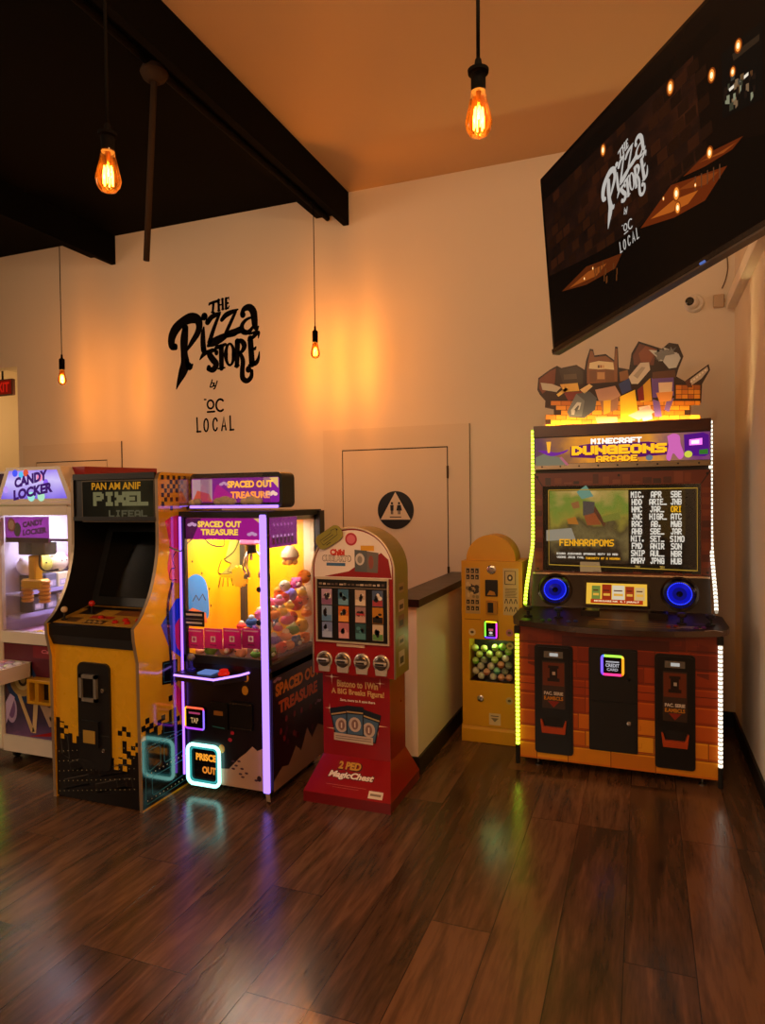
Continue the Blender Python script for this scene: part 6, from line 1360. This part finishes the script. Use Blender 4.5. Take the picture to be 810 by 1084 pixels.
    for q in ((sx_,sx_+w2+.07,zz-.075,zz-.055),(sx_,sx_+w2+.07,zz+.055,zz+.075),(sx_,sx_+.02,zz-.06,zz+.06),(sx_+.065,sx_+.095,zz-.06,zz+.06),(sx_+w2+.045,sx_+w2+.07,zz-.06,zz+.06)): b.box(q[0],q[1],y0-.05,y0+.02,q[2],q[3],YL,.004)
    b.box(sx_+.01, sx_+w2+.06, y0-.005, y0+.02, zz-.06, zz+.06, P('#0a0808', .4)); b.build('coin_unit', t, label='yellow framed coin unit with dark openings')
    for x, y in ((x0+.08,y0+.08),(x1-.08,y0+.08),(x0+.08,yb_-.08),(x1-.08,yb_-.08)):
        b = MB(); b.lathe((x-.012,y,.026), [(.026,0),(.026,.024)], RUBBER, 16, 'X'); b.box(x-.02,x+.02,y-.02,y+.02,.045,.062,STEEL); b.build('caster', t)
    b = MB(); b.lathe((x1-.03, y0-.001, 1.22), [(.010,0),(.010,.008),(.005,.009)], P('#2a2420', .4), 12, 'Y'); b.build('door_lock', t)
    return t, (bx0, bx1, by, zb_+.056, x0, x1, y0, yb_)
t1, g1 = sweet_machine(lx1-lw_, ly, 'white sweet grabber machine with a lit violet trapezoid sign', True)
t2, g2 = sweet_machine(lx1-2*lw_-.10, ly+.34, 'second white sweet grabber, mostly cut off by the left edge, with a dim dark sign', False)
b = MB(); led(b, [(lx1-lw_-.012, ly-.004, .12), (lx1-lw_-.012, ly-.004, 1.58)], .010, '#9ae83a', 3.0); b.build('light_bar', t1, label='green light bar up the outer front edge')
# boxes on its shelves, plush and sweets
bx0, bx1, by, bz_, X0, X1, Y0, YB_ = g1; rnd = random.Random(17)
for zs, lev in ((.90, 'lower'), (1.04, 'upper')):
    for k, (c, nm) in enumerate((('#4a4450','dark'),('#6a6a84','grey'),('#e8dcb8','cream'),('#5a4c64','plum'),('#8a80b8','lavender'))):
        b = MB(); y = Y0+.175+k*.104; b.box(X0+.018, X0+.135, y, y+.090, zs+.001, zs+.105, P(c, .4), .004); f = FX(X0+.135); b.rect(f, y+.012, zs+.02, y+.080, zs+.06, P('#b8b0d0', .4), 1); b.rect(f, y+.02, zs+.03, y+.055, zs+.052, P('#e8dcf0', .4), 2)
        o = b.build('prize_box'); tag(o, f'{nm} prize box on the {lev} shelf inside the violet-signed sweet grabber', 'box', 'prize boxes in the sweet grabber')
for k, (dy, r, c, nm) in enumerate(((.135,.060,'#e8dce8','white'),(.262,.062,'#d8d058','yellow-green'),(.392,.064,'#ead8c0','cream'),(.522,.062,'#e0a8c8','pink'))):
    b = MB(); c0 = (X0+.078, Y0+dy+.045, 1.1465+r)
    b.sph(c0, r, P(c, .8), 16)
    for s_ in (-1, 1): b.sph((c0[0], c0[1]+s_*r*.55, c0[2]+r*.72), r*.30, P(c, .8), 10); b.sph((c0[0]+r*.88, c0[1]+s_*r*.3, c0[2]+r*.2), r*.09, P('#1a1414', .3), 8)
    o = b.build('plush_toy'); tag(o, f'{nm} round-eared plush on the box row inside the violet-signed sweet grabber', 'soft toy')
for k, (dx, c, nm) in enumerate(((.27,'#e8c030','yellow'),(.34,'#d8a828','golden'))):
    b = MB(); b.sph((X0+dx, Y0+.10, .752+.032), .032, P(c, .6), 14); b.sph((X0+dx-.012, Y0+.075, .752+.055), .010, P('#fff0c0', .6), 8); o = b.build('plush_ball'); tag(o, f'{nm} small ball at the window foot of the violet-signed sweet grabber', 'soft toy')
sw = [('green','#7ac048'),('lavender','#b0a0d8'),('pink','#e8a8c8'),('lilac','#c8a8e0'),('white','#e0dce8'),('lime','#a8d848')]
for k in range(12):
    nm, c = sw[0] if k in (0, 4) else sw[5] if k == 8 else sw[1:5][k % 4]; i, j = k % 4, k // 4
    b = MB(); b.lathe((0,0,0), [(.012,0),(.030,.006),(.034,.022),(.028,.036),(.010,.042)], P(c, .3, coat=.5), 12)
    for s_ in (-1, 1): b.lathe((s_*.033,0,.02), [(.004,-.004),(.013,.008*1)], P(c, .3, coat=.5), 8, 'X') if False else b.box(s_*.030, s_*.042, -.012, .012, .010, .032, P(c, .3, coat=.5))
    o = b.build('wrapped_sweet', origin=(0,0,0)); o.location = (bx0+.058+i*.0655, by+.058+j*.066, bz_+.0005+.03*(k % 2 == 0)*0)
    tag(o, f'{nm} wrapped sweet in the white tray at the left edge', 'sweet', f'{nm} sweets in the white tray')
